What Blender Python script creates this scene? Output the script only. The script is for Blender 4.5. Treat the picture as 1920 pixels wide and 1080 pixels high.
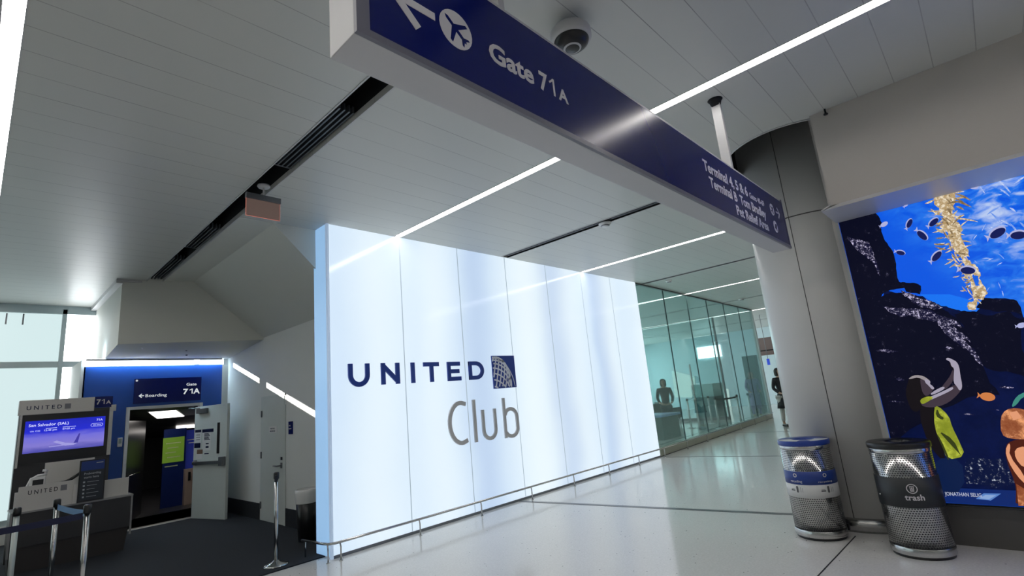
import bpy, bmesh, math, random
from mathutils import Vector, Matrix
R = math.radians
random.seed(7)
K = 16 / 15            # metres per module; all coordinates below are in modules
CAM = Vector((0, 0, 1.5))
FPX = 948.38
MR = Vector((0.69000279, -0.71803925, -0.09119098))   # camera right
MD = Vector((0.09030622, 0.21040625, -0.97343413))    # camera down
MF = Vector((0.71815106, 0.66343715, 0.21002431))     # camera forward
for _o in list(bpy.data.objects): bpy.data.objects.remove(_o)
S = bpy.context.scene; COL = S.collection
# ---------------------------------------------------------------- camera, world, sun, exposure
cd = bpy.data.cameras.new('camera'); cam = bpy.data.objects.new('camera', cd); COL.objects.link(cam)
cd.sensor_width = 36; cd.lens = 36 * FPX / 1920; cd.clip_end = 200; cd.clip_start = 0.05
m = Matrix((MR, -MD, -MF)).transposed().to_4x4(); m.translation = CAM * K
cam.matrix_world = m; S.camera = cam
S.view_settings.view_transform = 'Standard'; S.view_settings.look = 'None'
S.view_settings.exposure = 0.0; S.view_settings.gamma = 1.0
S.view_settings.use_curve_mapping = False
W = bpy.data.worlds.new('sky'); S.world = W; W.use_nodes = True
W.node_tree.nodes['Background'].inputs[0].default_value = (0.80, 0.92, 1.0, 1)
W.node_tree.nodes['Background'].inputs[1].default_value = 2.2
sd = bpy.data.lights.new('sun', 'SUN'); sun = bpy.data.objects.new('sun', sd); COL.objects.link(sun)
sd.energy = 22; sd.angle = R(0.4); sd.color = (1, 0.97, 0.92)
sun.rotation_euler = Vector((0.30, -1.0, -0.314)).to_track_quat('-Z', 'Y').to_euler()
sun.location = (0, 20, 9)

# ---------------------------------------------------------------- pixel helper (photo pixel + one known plane -> point)
def on(px, py, ax, val):
    d = MR * ((px - 960) / FPX) + MD * ((py - 540) / FPX) + MF
    return CAM + d * ((val - CAM[ax]) / d[ax])

# ---------------------------------------------------------------- materials
MATS = {}
def nd(t, typ, **kw):
    n = t.nodes.new(typ)
    for k, v in kw.items(): setattr(n, k, v)
    return n
def mat(name, col, rough=0.5, metal=0.0, emit=None, es=1.0, coat=0.0, spec=0.5, noise=0.0, nscale=30, bump=0.0):
    if name in MATS: return MATS[name]
    M = bpy.data.materials.new(name); M.use_nodes = True; t = M.node_tree
    b = t.nodes['Principled BSDF']; i = b.inputs
    i['Base Color'].default_value = (*col, 1); i['Roughness'].default_value = rough; i['Metallic'].default_value = metal
    i['Coat Weight'].default_value = coat; i['Coat Roughness'].default_value = 0.05; i['Specular IOR Level'].default_value = spec
    if emit: i['Emission Color'].default_value = (*emit, 1); i['Emission Strength'].default_value = es
    if noise or bump:
        tc = nd(t, 'ShaderNodeTexCoord'); nz = nd(t, 'ShaderNodeTexNoise'); nz.inputs['Scale'].default_value = nscale
        nz.inputs['Detail'].default_value = 4
        t.links.new(tc.outputs['Object'], nz.inputs['Vector'])
        if noise:
            mx = nd(t, 'ShaderNodeMix', data_type='RGBA')
            mx.inputs['A'].default_value = (*[max(0, c * (1 - noise)) for c in col], 1)
            mx.inputs['B'].default_value = (*[min(1, c * (1 + noise)) for c in col], 1)
            t.links.new(nz.outputs['Fac'], mx.inputs['Factor']); t.links.new(mx.outputs['Result'], i['Base Color'])
            if emit:
                mx2 = nd(t, 'ShaderNodeMix', data_type='RGBA')
                mx2.inputs['A'].default_value = (*[c * (1 - noise) for c in emit], 1)
                mx2.inputs['B'].default_value = (*[c * (1 + noise) for c in emit], 1)
                t.links.new(nz.outputs['Fac'], mx2.inputs['Factor']); t.links.new(mx2.outputs['Result'], i['Emission Color'])
        if bump:
            bp = nd(t, 'ShaderNodeBump'); bp.inputs['Strength'].default_value = bump; bp.inputs['Distance'].default_value = 0.01
            t.links.new(nz.outputs['Fac'], bp.inputs['Height']); t.links.new(bp.outputs['Normal'], i['Normal'])
    MATS[name] = M; return M
def math_(t, op, a, b=None, c=None):
    n = nd(t, 'ShaderNodeMath', operation=op)
    for k, v in enumerate((a, b, c)):
        if v is None: continue
        if isinstance(v, (int, float)): n.inputs[k].default_value = v
        else: t.links.new(v, n.inputs[k])
    return n.outputs[0]

def ceiling_mat():
    M = mat('ceiling_planks', (0.56, 0.57, 0.565), 0.38); t = M.node_tree; b = t.nodes['Principled BSDF']
    tc = nd(t, 'ShaderNodeTexCoord'); sp = nd(t, 'ShaderNodeSeparateXYZ'); t.links.new(tc.outputs['Object'], sp.inputs[0])
    y = math_(t, 'DIVIDE', math_(t, 'ADD', sp.outputs['Y'], (-3.23 + 0.2575 * 40) * K), 0.2575 * K)
    fr = math_(t, 'FRACT', y); ds = math_(t, 'ABSOLUTE', math_(t, 'SUBTRACT', fr, 0.5))
    seam = math_(t, 'GREATER_THAN', ds, 0.5 - 0.011)
    nz = nd(t, 'ShaderNodeTexNoise'); nz.inputs['Scale'].default_value = 1.3; nz.inputs['Detail'].default_value = 3
    t.links.new(tc.outputs['Object'], nz.inputs['Vector'])
    k = math_(t, 'MULTIPLY', seam, math_(t, 'MULTIPLY_ADD', nz.outputs['Fac'], 1.6, -0.15))
    mx = nd(t, 'ShaderNodeMix', data_type='RGBA'); mx.inputs['A'].default_value = (0.56, 0.568, 0.54, 1); mx.inputs['B'].default_value = (0.24, 0.24, 0.24, 1)
    t.links.new(k, mx.inputs['Factor']); t.links.new(mx.outputs['Result'], b.inputs['Base Color'])
    bp = nd(t, 'ShaderNodeBump'); bp.inputs['Strength'].default_value = 0.4; bp.inputs['Distance'].default_value = 0.004
    t.links.new(math_(t, 'SUBTRACT', 1, seam), bp.inputs['Height']); t.links.new(bp.outputs['Normal'], b.inputs['Normal'])
    return M
def floor_mat():
    M = mat('terrazzo', (0.42, 0.41, 0.40), 0.12, spec=0.6); t = M.node_tree; b = t.nodes['Principled BSDF']
    tc = nd(t, 'ShaderNodeTexCoord'); v = nd(t, 'ShaderNodeTexVoronoi'); v.inputs['Scale'].default_value = 26
    t.links.new(tc.outputs['Object'], v.inputs['Vector'])
    nz = nd(t, 'ShaderNodeTexNoise'); nz.inputs['Scale'].default_value = 60; nz.inputs['Detail'].default_value = 5; t.links.new(tc.outputs['Object'], nz.inputs['Vector'])
    r = nd(t, 'ShaderNodeValToRGB'); e = r.color_ramp.elements
    e[0].position = 0.35; e[0].color = (0.66, 0.645, 0.625, 1); e[1].position = 0.7; e[1].color = (0.74, 0.725, 0.705, 1)
    t.links.new(nz.outputs['Fac'], r.inputs[0])
    sc = nd(t, 'ShaderNodeSeparateColor'); t.links.new(v.outputs['Color'], sc.inputs[0])
    dot = math_(t, 'MULTIPLY', math_(t, 'LESS_THAN', v.outputs['Distance'], 0.16), math_(t, 'GREATER_THAN', sc.outputs[0], 0.93))
    dk = math_(t, 'MULTIPLY', math_(t, 'LESS_THAN', v.outputs['Distance'], 0.16), math_(t, 'LESS_THAN', sc.outputs[0], 0.06))
    m1 = nd(t, 'ShaderNodeMix', data_type='RGBA'); t.links.new(dot, m1.inputs['Factor']); t.links.new(r.outputs[0], m1.inputs['A']); m1.inputs['B'].default_value = (0.8, 0.78, 0.72, 1)
    m2 = nd(t, 'ShaderNodeMix', data_type='RGBA'); t.links.new(dk, m2.inputs['Factor']); t.links.new(m1.outputs['Result'], m2.inputs['A']); m2.inputs['B'].default_value = (0.12, 0.11, 0.11, 1)
    t.links.new(m2.outputs['Result'], b.inputs['Base Color'])
    return M
def lightbox_mat():
    # back-lit white glass: the tubes behind it give vertical bright and dim bands
    M = mat('lightbox_glass', (0.16, 0.17, 0.18), 0.10, spec=0.5); t = M.node_tree; b = t.nodes['Principled BSDF']
    g = nd(t, 'ShaderNodeNewGeometry'); sp = nd(t, 'ShaderNodeSeparateXYZ'); t.links.new(g.outputs['Position'], sp.inputs[0])
    nz = nd(t, 'ShaderNodeTexNoise'); nz.inputs['Scale'].default_value = 0.5; t.links.new(g.outputs['Position'], nz.inputs['Vector'])
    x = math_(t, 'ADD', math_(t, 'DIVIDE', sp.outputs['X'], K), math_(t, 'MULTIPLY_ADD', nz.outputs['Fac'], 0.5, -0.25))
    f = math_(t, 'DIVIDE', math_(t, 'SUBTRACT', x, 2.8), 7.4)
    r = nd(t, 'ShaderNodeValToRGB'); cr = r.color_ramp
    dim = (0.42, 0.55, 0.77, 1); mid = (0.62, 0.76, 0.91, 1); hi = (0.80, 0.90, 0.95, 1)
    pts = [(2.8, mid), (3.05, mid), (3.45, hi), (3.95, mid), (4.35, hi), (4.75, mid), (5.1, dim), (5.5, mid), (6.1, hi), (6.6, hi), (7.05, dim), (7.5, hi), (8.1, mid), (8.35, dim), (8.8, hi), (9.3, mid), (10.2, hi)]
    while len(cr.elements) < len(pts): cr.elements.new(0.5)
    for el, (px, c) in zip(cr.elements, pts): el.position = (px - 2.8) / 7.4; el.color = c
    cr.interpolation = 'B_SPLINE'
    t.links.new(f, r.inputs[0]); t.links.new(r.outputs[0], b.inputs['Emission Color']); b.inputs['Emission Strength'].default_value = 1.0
    return M
def perforated_mat():
    M = mat('perforated_steel', (0.42, 0.42, 0.41), 0.17, metal=1.0); t = M.node_tree; b = t.nodes['Principled BSDF']
    tc = nd(t, 'ShaderNodeTexCoord'); sp = nd(t, 'ShaderNodeSeparateXYZ'); t.links.new(tc.outputs['Object'], sp.inputs[0])
    a = math_(t, 'MULTIPLY', math_(t, 'ARCTAN2', sp.outputs['Y'], sp.outputs['X']), 72 / 6.2832)
    z = math_(t, 'DIVIDE', sp.outputs['Z'], 0.0175)
    row = math_(t, 'FLOOR', z); off = math_(t, 'MULTIPLY', math_(t, 'MODULO', row, 2), 0.5)
    fx = math_(t, 'SUBTRACT', math_(t, 'FRACT', math_(t, 'ADD', math_(t, 'ADD', a, off), 100)), 0.5)
    fz = math_(t, 'SUBTRACT', math_(t, 'FRACT', z), 0.5)
    d = math_(t, 'ADD', math_(t, 'POWER', math_(t, 'ABSOLUTE', math_(t, 'MULTIPLY', fx, 1.0)), 2), math_(t, 'POWER', math_(t, 'ABSOLUTE', math_(t, 'MULTIPLY', fz, 1.25)), 2))
    h = math_(t, 'LESS_THAN', d, 0.105)
    mx = nd(t, 'ShaderNodeMix', data_type='RGBA'); t.links.new(h, mx.inputs['Factor'])
    mx.inputs['A'].default_value = (0.48, 0.48, 0.47, 1); mx.inputs['B'].default_value = (0.01, 0.01, 0.01, 1)
    t.links.new(mx.outputs['Result'], b.inputs['Base Color'])
    t.links.new(math_(t, 'SUBTRACT', 1, h), b.inputs['Metallic'])
    t.links.new(math_(t, 'MULTIPLY_ADD', h, 0.5, 0.17), b.inputs['Roughness'])
    return M
def glass_mat(name, tint, refl=0.10):
    M = bpy.data.materials.new(name); M.use_nodes = True; t = M.node_tree; t.nodes.clear()
    o = nd(t, 'ShaderNodeOutputMaterial'); tr = nd(t, 'ShaderNodeBsdfTransparent'); tr.inputs[0].default_value = (*tint, 1)
    gl = nd(t, 'ShaderNodeBsdfGlossy'); gl.inputs['Roughness'].default_value = 0.01; gl.inputs['Color'].default_value = (0.85, 0.95, 0.93, 1)
    lw = nd(t, 'ShaderNodeLayerWeight'); lw.inputs['Blend'].default_value = 0.12
    f = math_(t, 'ADD', math_(t, 'MULTIPLY', lw.outputs['Fresnel'], 0.6), refl * 0.4)
    mx = nd(t, 'ShaderNodeMixShader'); t.links.new(f, mx.inputs[0]); t.links.new(tr.outputs[0], mx.inputs[1]); t.links.new(gl.outputs[0], mx.inputs[2])
    t.links.new(mx.outputs[0], o.inputs[0]); MATS[name] = M; return M
def emis(name, c, s=1.0): return mat(name, (0.01, 0.01, 0.01), 0.35, emit=c, es=s, spec=0.1 if name.startswith('print') else 0.5)
def water_mat():
    M = mat('print_water', (0.01, 0.01, 0.015), 0.25, spec=0.12); t = M.node_tree; b = t.nodes['Principled BSDF']
    g = nd(t, 'ShaderNodeNewGeometry'); sp = nd(t, 'ShaderNodeSeparateXYZ'); t.links.new(g.outputs['Position'], sp.inputs[0])
    mp = nd(t, 'ShaderNodeMapping'); mp.inputs['Scale'].default_value = (1, 2.2, 4.0); t.links.new(g.outputs['Position'], mp.inputs[0])
    nz = nd(t, 'ShaderNodeTexNoise'); nz.inputs['Scale'].default_value = 3.4; nz.inputs['Detail'].default_value = 9; nz.inputs['Distortion'].default_value = 0.5
    t.links.new(mp.outputs[0], nz.inputs['Vector'])
    # brighter, wispier towards the picture's upper right (a pattern of the print)
    yy = math_(t, 'MULTIPLY_ADD', sp.outputs['Y'], -1.3, 0.25); zz = math_(t, 'MULTIPLY_ADD', sp.outputs['Z'], 0.6, -1.25)
    k = nd(t, 'ShaderNodeClamp'); t.links.new(math_(t, 'ADD', yy, zz), k.inputs[0])
    fac = math_(t, 'MULTIPLY', k.outputs[0], math_(t, 'MULTIPLY_ADD', nz.outputs['Fac'], 3.2, -1.15))
    r = nd(t, 'ShaderNodeValToRGB'); cr = r.color_ramp; cr.elements[0].position = 0.0; cr.elements[0].color = (0.003, 0.10, 0.80, 1)
    cr.elements[1].position = 1.0; cr.elements[1].color = (0.50, 0.62, 0.92, 1); e = cr.elements.new(0.35); e.color = (0.02, 0.19, 0.85, 1)
    t.links.new(fac, r.inputs[0]); t.links.new(r.outputs[0], b.inputs['Emission Color']); b.inputs['Emission Strength'].default_value = 0.95
    return M
def rock_mat(name, base, spk, thr=0.62, sc=9.0, es=1.0, soft=0.18):
    M = mat(name, (0.006, 0.006, 0.008), 0.3, spec=0.1); t = M.node_tree; b = t.nodes['Principled BSDF']
    g = nd(t, 'ShaderNodeNewGeometry'); nz = nd(t, 'ShaderNodeTexNoise'); nz.inputs['Scale'].default_value = sc; nz.inputs['Detail'].default_value = 10; nz.inputs['Roughness'].default_value = 0.75
    t.links.new(g.outputs['Position'], nz.inputs['Vector'])
    r = nd(t, 'ShaderNodeValToRGB'); cr = r.color_ramp; cr.elements[0].position = thr - soft; cr.elements[0].color = (*base, 1); cr.elements[1].position = thr + soft * 0.66; cr.elements[1].color = (*spk, 1)
    e = cr.elements.new(thr); e.color = (*[a * 0.8 + s * 0.2 for a, s in zip(base, spk)], 1)
    t.links.new(nz.outputs['Fac'], r.inputs[0]); t.links.new(r.outputs[0], b.inputs['Emission Color']); b.inputs['Emission Strength'].default_value = es
    return M

PLANK = ceiling_mat(); TERR = floor_mat(); LBOX = lightbox_mat(); PERF = perforated_mat()
WHITEW = mat('painted_wall', (0.70, 0.71, 0.68), 0.55, noise=0.03, nscale=2)
DRYW = mat('drywall_soffit', (0.66, 0.67, 0.62), 0.6, noise=0.03, nscale=2)
TAUPE = mat('taupe_panel', (0.47, 0.445, 0.415), 0.45, noise=0.04, nscale=1.5)
COLP = mat('column_panel', (0.62, 0.61, 0.59), 0.32, noise=0.03, nscale=2)
BASEB = mat('dark_rubber_base', (0.018, 0.02, 0.024), 0.5)
CARPET = mat('navy_carpet', (0.010, 0.013, 0.020), 0.95, noise=0.5, nscale=120, bump=0.5)
BLUEW = mat('blue_wall_paint', (0.012, 0.075, 0.36), 0.4)
NAVY = mat('navy_sign_face', (0.004, 0.010, 0.125), 0.20, spec=0.3)
NAVYD = mat('dark_navy', (0.004, 0.01, 0.05), 0.3)
SIGNW = mat('sign_white_metal', (0.52, 0.52, 0.53), 0.35)
LETW = mat('white_vinyl', (0.66, 0.64, 0.66), 0.5)
STEEL = mat('brushed_steel', (0.55, 0.55, 0.54), 0.18, metal=1.0, noise=0.08, nscale=60)
STEELD = mat('grey_metal', (0.22, 0.23, 0.25), 0.35, metal=0.8)
ALU = mat('aluminium', (0.62, 0.63, 0.63), 0.35, metal=0.9)
BLACK = mat('black_plastic', (0.012, 0.012, 0.013), 0.3)
BLACKM = mat('black_matte', (0.006, 0.006, 0.007), 0.8)
DARKG = mat('dark_grey_laminate', (0.035, 0.034, 0.036), 0.35, noise=0.1, nscale=6)
BEIGE = mat('beige_laminate', (0.62, 0.60, 0.57), 0.45)
DOORM = mat('pale_green_grey_door', (0.58, 0.62, 0.59), 0.4, noise=0.04, nscale=3)
WHITEP = mat('white_plastic', (0.68, 0.68, 0.67), 0.35)
LINE = emis('led_line', (1.0, 0.96, 0.92), 17.5)
LITW = emis('daylit_glazing', (0.93, 0.98, 1.0), 6)
SHADE = emis('roller_shade_lit', (0.66, 0.82, 0.83), 1.0)
LOGOB = mat('logo_blue', (0.015, 0.05, 0.32), 0.35)
LOGOG = mat('logo_grey', (0.55, 0.55, 0.56), 0.4)
LOGOL = mat('logo_silver', (0.80, 0.82, 0.92), 0.4)
GLASS = glass_mat('green_tinted_glass', (0.80, 0.905, 0.905))
SKIN = mat('skin', (0.45, 0.28, 0.2), 0.5); HAIR = mat('dark_hair', (0.02, 0.015, 0.012), 0.6)

# ---------------------------------------------------------------- mesh builder
class MB:
    def __init__(s): s.bm = bmesh.new(); s.mi = 0
    def face(s, pts):
        f = s.bm.faces.new([s.bm.verts.new(p) for p in pts]); f.material_index = s.mi; return f
    def box(s, x0, x1, y0, y1, z0, z1):
        v = [s.bm.verts.new((x, y, z)) for x in (x0, x1) for y in (y0, y1) for z in (z0, z1)]
        for q in ((0, 1, 3, 2), (4, 6, 7, 5), (0, 4, 5, 1), (2, 3, 7, 6), (0, 2, 6, 4), (1, 5, 7, 3)):
            f = s.bm.faces.new([v[k] for k in q]); f.material_index = s.mi
        return s
    def hexa(s, a, b):   # two quads (lists of 4 points), joined
        va = [s.bm.verts.new(p) for p in a]; vb = [s.bm.verts.new(p) for p in b]; n = len(a)
        f = [s.bm.faces.new(va[::-1]), s.bm.faces.new(vb)]
        for k in range(n): f.append(s.bm.faces.new((va[k], va[(k + 1) % n], vb[(k + 1) % n], vb[k])))
        for q in f: q.material_index = s.mi
        return s
    def prism(s, poly, vec):
        return s.hexa([Vector(p) for p in poly], [Vector(p) + Vector(vec) for p in poly])
    def lathe(s, prof, cx=0, cy=0, n=32, smooth=True, close=True):
        rings = []
        for r, z in prof:
            if r < 1e-6: rings.append([s.bm.verts.new((cx, cy, z))])
            else: rings.append([s.bm.verts.new((cx + r * math.cos(2 * math.pi * k / n), cy + r * math.sin(2 * math.pi * k / n), z)) for k in range(n)])
        for a, b in zip(rings, rings[1:]):
            for k in range(n):
                if len(a) == 1 and len(b) == 1: continue
                if len(a) == 1: vs = (a[0], b[k], b[(k + 1) % n])
                elif len(b) == 1: vs = (a[k], a[(k + 1) % n], b[0])
                else: vs = (a[k], a[(k + 1) % n], b[(k + 1) % n], b[k])
                f = s.bm.faces.new(vs); f.material_index = s.mi; f.smooth = smooth
        return s
    def tube(s, pts, r, n=10, cap=True):
        pts = [Vector(p) for p in pts]; rings = []; up = None
        rs = r if isinstance(r, (list, tuple)) else [r] * len(pts)
        for i, p in enumerate(pts):
            d = (pts[min(i + 1, len(pts) - 1)] - pts[max(i - 1, 0)]).normalized()
            if up is None: up = Vector((0, 0, 1)) if abs(d.z) < 0.9 else Vector((1, 0, 0))
            a = d.cross(up).normalized(); b = d.cross(a).normalized(); up = -b if False else a.cross(d)
            rings.append([s.bm.verts.new(p + (a * math.cos(2 * math.pi * k / n) + b * math.sin(2 * math.pi * k / n)) * rs[i]) for k in range(n)])
        for a, b in zip(rings, rings[1:]):
            for k in range(n):
                f = s.bm.faces.new((a[k], a[(k + 1) % n], b[(k + 1) % n], b[k])); f.smooth = True; f.material_index = s.mi
        if cap:
            for q in (rings[0][::-1], rings[-1]): s.bm.faces.new(q).material_index = s.mi
        return s
    def stroke(s, org, rt, up, path, w, depth, nrm):
        """flat ribbon of width w along a 2-D path, extruded by depth along nrm"""
        s.ns = getattr(s, 'ns', 0) + 1; depth = depth * (1 + 0.06 * (s.ns % 6))
        P = [Vector((p[0], p[1])) for p in path]; L = []; Rr = []
        for i, p in enumerate(P):
            if i == 0: t = (P[1] - P[0]).normalized(); nn = Vector((-t.y, t.x)); k = 1
            elif i == len(P) - 1: t = (P[-1] - P[-2]).normalized(); nn = Vector((-t.y, t.x)); k = 1
            else:
                a = (P[i] - P[i - 1]).normalized(); b = (P[i + 1] - P[i]).normalized()
                n1 = Vector((-a.y, a.x)); n2 = Vector((-b.y, b.x)); nn = (n1 + n2).normalized(); k = min(2.0, 1 / max(0.3, nn.dot(n1)))
            L.append(p + nn * w / 2 * k); Rr.append(p - nn * w / 2 * k)
        to = lambda q: org + rt * q.x + up * q.y
        for i in range(len(P) - 1):
            q = [to(L[i]), to(L[i + 1]), to(Rr[i + 1]), to(Rr[i])]
            s.hexa(q, [v + nrm * depth for v in q])
        return s
    def text(s, body, org, rt, up, height, width=None, depth=0.002, align='LEFT', bold=0.0):
        c = bpy.data.curves.new('t', 'FONT'); c.body = body; c.size = 1; c.extrude = 0; c.offset = bold; c.resolution_u = 3
        o = bpy.data.objects.new('t', c); COL.objects.link(o); bpy.context.view_layer.update()
        me = bpy.data.meshes.new_from_object(o.evaluated_get(bpy.context.evaluated_depsgraph_get()))
        bpy.data.objects.remove(o); bpy.data.curves.remove(c)
        xs = [v.co.x for v in me.vertices]
        if not xs: return s
        x0, x1 = min(xs), max(xs); cap = 0.70
        sy = height / cap; sx = width / (x1 - x0) if width else sy
        dx = {'LEFT': -x0, 'RIGHT': -x1, 'CENTER': -(x0 + x1) / 2}[align]
        nrm = rt.cross(up).normalized()
        bt = bmesh.new(); bt.from_mesh(me); bpy.data.meshes.remove(me)
        if depth:
            g = bmesh.ops.extrude_face_region(bt, geom=bt.faces[:]); 
            for v in [e for e in g['geom'] if isinstance(e, bmesh.types.BMVert)]: v.co.z += 1.0
        mp = {}
        for v in bt.verts: mp[v] = s.bm.verts.new(org + rt * ((v.co.x + dx) * sx) + up * (v.co.y * sy) + nrm * (v.co.z * depth))
        for f in bt.faces:
            try: s.bm.faces.new([mp[v] for v in f.verts]).material_index = s.mi
            except ValueError: pass
        bt.free(); return s
    def clusters(s, gap):
        """far-apart pieces of the mesh, each a list of faces"""
        bm = s.bm; bm.verts.index_update(); n = len(bm.verts); par = list(range(n))
        def fnd(i):
            while par[i] != i: par[i] = par[par[i]]; i = par[i]
            return i
        for f in bm.faces:
            a = fnd(f.verts[0].index)
            for v in f.verts[1:]: par[fnd(v.index)] = a
        isl = {}
        for f in bm.faces: isl.setdefault(fnd(f.verts[0].index), []).append(f)
        boxes = []
        for fs in isl.values():
            cs = [v.co for f in fs for v in f.verts]
            boxes.append([[min(c[k] for c in cs) for k in range(3)], [max(c[k] for c in cs) for k in range(3)], fs])
        merged = True
        while merged:
            merged = False
            for i in range(len(boxes)):
                for j in range(i + 1, len(boxes)):
                    a, b = boxes[i], boxes[j]
                    if all(a[0][k] - gap <= b[1][k] and b[0][k] - gap <= a[1][k] for k in range(3)):
                        boxes[i] = [[min(a[0][k], b[0][k]) for k in range(3)], [max(a[1][k], b[1][k]) for k in range(3)], a[2] + b[2]]
                        boxes.pop(j); merged = True; break
                if merged: break
        return [b[2] for b in boxes]
    def build(s, name, mats, parent=None, world=True, normals=True, bevel=0.0, split=True):
        if parent is not None and split and name not in ('print', 'emblem_grid', 'panel_joint', 'pane_joint', 'notice_print'):
            cl = s.clusters({'lettering': 0.012, 'screen_text': 0.02}.get(name, 0.02))
            if len(cl) > 1:
                last = None
                for fs in cl:
                    m2 = MB(); mp = {}
                    for f in fs:
                        g = m2.bm.faces.new([mp.setdefault(v, None) or mp.__setitem__(v, m2.bm.verts.new(v.co)) or mp[v] for v in f.verts]); g.material_index = f.material_index; g.smooth = f.smooth
                    last = m2.build(name, mats, parent, world, normals, bevel, False)
                s.bm.free(); return last
        if not isinstance(mats, (list, tuple)): mats = [mats]
        if normals: bmesh.ops.recalc_face_normals(s.bm, faces=s.bm.faces[:])
        if parent is not None:
            inv = parent.get('_w'); org = Vector(inv) if (inv and world) else Vector((0, 0, 0))
        else:
            cs = [v.co for v in s.bm.verts]
            lo = [min(c[k] for c in cs) for k in range(3)]; hi = [max(c[k] for c in cs) for k in range(3)]
            org = Vector(((lo[0] + hi[0]) / 2, (lo[1] + hi[1]) / 2, lo[2])) if world else Vector((0, 0, 0))
        for v in s.bm.verts: v.co = (v.co - org) * K
        me = bpy.data.meshes.new(name); s.bm.to_mesh(me); s.bm.free()
        for mm in mats: me.materials.append(mm)
        o = bpy.data.objects.new(name, me); COL.objects.link(o)
        if parent is not None:
            o.parent = parent; o['_w'] = list(org) if world else [0, 0, 0]
        else: o.location = org * K; o['_w'] = list(org)
        if bevel:
            b = o.modifiers.new('bevel', 'BEVEL'); b.width = bevel; b.segments = 2; b.limit_method = 'ANGLE'
        return o
def tag(o, label, cat, group=None):
    o['label'] = label; o['category'] = cat
    if group: o['group'] = group
    return o
def thing(name, label, cat, loc=(0, 0, 0), rz=0, group=None):
    o = bpy.data.objects.new(name, None); COL.objects.link(o); o.empty_display_size = 0.1
    o.location = Vector(loc) * K; o.rotation_euler = (0, 0, rz); o['_w'] = list(loc); return tag(o, label, cat, group)
def struct(o, parent=None):
    o['kind'] = 'structure'; return o
def dup(root, loc, rz, label, group=None):
    def cp(o, par):
        c = o.copy(); COL.objects.link(c)
        if par: c.parent = par
        for ch in [q for q in bpy.data.objects if q.parent == o]: cp(ch, c)
        return c
    r = cp(root, None); r.location = Vector(loc) * K; r.rotation_euler = (0, 0, rz); r['label'] = label
    if group: r['group'] = group
    return r
X3, Y3, Z3 = Vector((1, 0, 0)), Vector((0, 1, 0)), Vector((0, 0, 1))
C = 3.76                                  # ceiling height
PW = 5.65                                 # wall with the aquarium picture
YB = 10.35                                # blue gate wall
XS = 3.25                                 # side wall with the service door
YC = 5.53                                 # lit glass wall

# ================================================================ THE SETTING
f_ = MB().box(-14, 36, -9, 20, -0.2, 0).build('floor', TERR); f_['kind'] = 'structure'
struct(MB().box(-14, XS, 5.70, 11.6, 0.0, 0.012).build('floor', CARPET))
# dark metal strips and a joint in the terrazzo
def strip(a, b, w, mtl):
    a, b = Vector(a), Vector(b); d = (b - a).normalized(); n = Vector((-d.y, d.x)) * w / 2
    q = [(a + n), (a - n), (b - n), (b + n)]
    return struct(MB().prism([(p.x, p.y, 0.0) for p in q], (0, 0, 0.003)).build('trim_1', mtl))
STRIPM = mat('dark_floor_strip', (0.10, 0.10, 0.11), 0.3)
strip((5.70, 5.5), (6.30, 1.2), 0.075, STRIPM)
strip((10.03, 5.55), (10.62, 1.2), 0.05, STRIPM)
strip((5.60, 1.27), (3.6, 1.34), 0.008, BLACKM)
strip((14.4, 5.75), (15.0, 1.2), 0.05, STRIPM)

# planked ceiling: bands between the light lines and slots
LW = 0.05
lights = [(-8.5, 11.3), (-4.3, 11.3), (-0.03, 11.3), (3.79, 5.52), (8.04, 5.52), (12.95, 14.6), (19.2, 14.6), (27.3, 14.6), (33.0, 14.6)]  # the two leftmost lines are unseen, added to brighten the hall
SLY = {5.79: 2.1}
slots = [(1.71, 1.90, 9.3), (5.79, 5.93, 5.52), (10.36, 10.45, 14.6), (15.82, 15.90, 14.6), (22.9, 23.0, 14.6)]
cuts = sorted([(a - LW, a + LW, y) for a, y in lights] + slots)
cb = MB(); x = -14.0
def ylim(xa):
    if xa < 1.35: return 11.72
    if xa < 1.8: return 9.3
    if xa < 10.1: return 5.84
    return 15.2
def band(x0, x1):
    for a, b in ((-14, 1.42), (1.42, 1.9), (1.9, 10.12), (10.12, 36)):
        p, q = max(x0, a), min(x1, b)
        if q - p > 1e-4:
            y1 = ylim((p + q) / 2)
            if p < 5.07 < q or (5.93 <= p < 8): hole_band(p, q, y1)
            else: cb.box(p, q, -9, y1, C, C + 0.05)
HC = (5.64, 1.124); HR = 0.60
def hole_band(p, q, y1):
    """band cut by the round opening the column passes through (opening runs on to x=7)"""
    n = 24; xs = [p] + [v for v in [HC[0] - HR * math.cos(math.pi * k / (2 * n)) for k in range(n + 1)] if p < v < q] + [q]
    if p < 7.0 < q: xs = sorted(xs + [7.0])
    for a, b in zip(xs, xs[1:]):
        mid = (a + b) / 2
        if mid < HC[0] - HR or mid > 7.0: cb.box(a, b, -9, y1, C, C + 0.05); continue
        def h(v): return math.sqrt(max(0, HR ** 2 - (v - HC[0]) ** 2)) if v < HC[0] else HR
        for sgn, ye in ((1, y1), (-1, -9)):
            A = [(a, HC[1] + sgn * h(a), C), (b, HC[1] + sgn * h(b), C), (b, ye, C), (a, ye, C)]
            cb.prism(A, (0, 0, 0.05))
for c0, c1, ye in cuts:
    band(x, c0)
    y1 = ylim((c0 + c1) / 2)
    if ye < y1 - 0.01: cb.box(c0, c1, ye, y1, C, C + 0.05)
    if c0 == 5.79: hole_band(c0, c1, 2.1)
    x = c1
band(x, 36)
ceil = cb.build('ceiling', PLANK); ceil['kind'] = 'structure'
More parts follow.
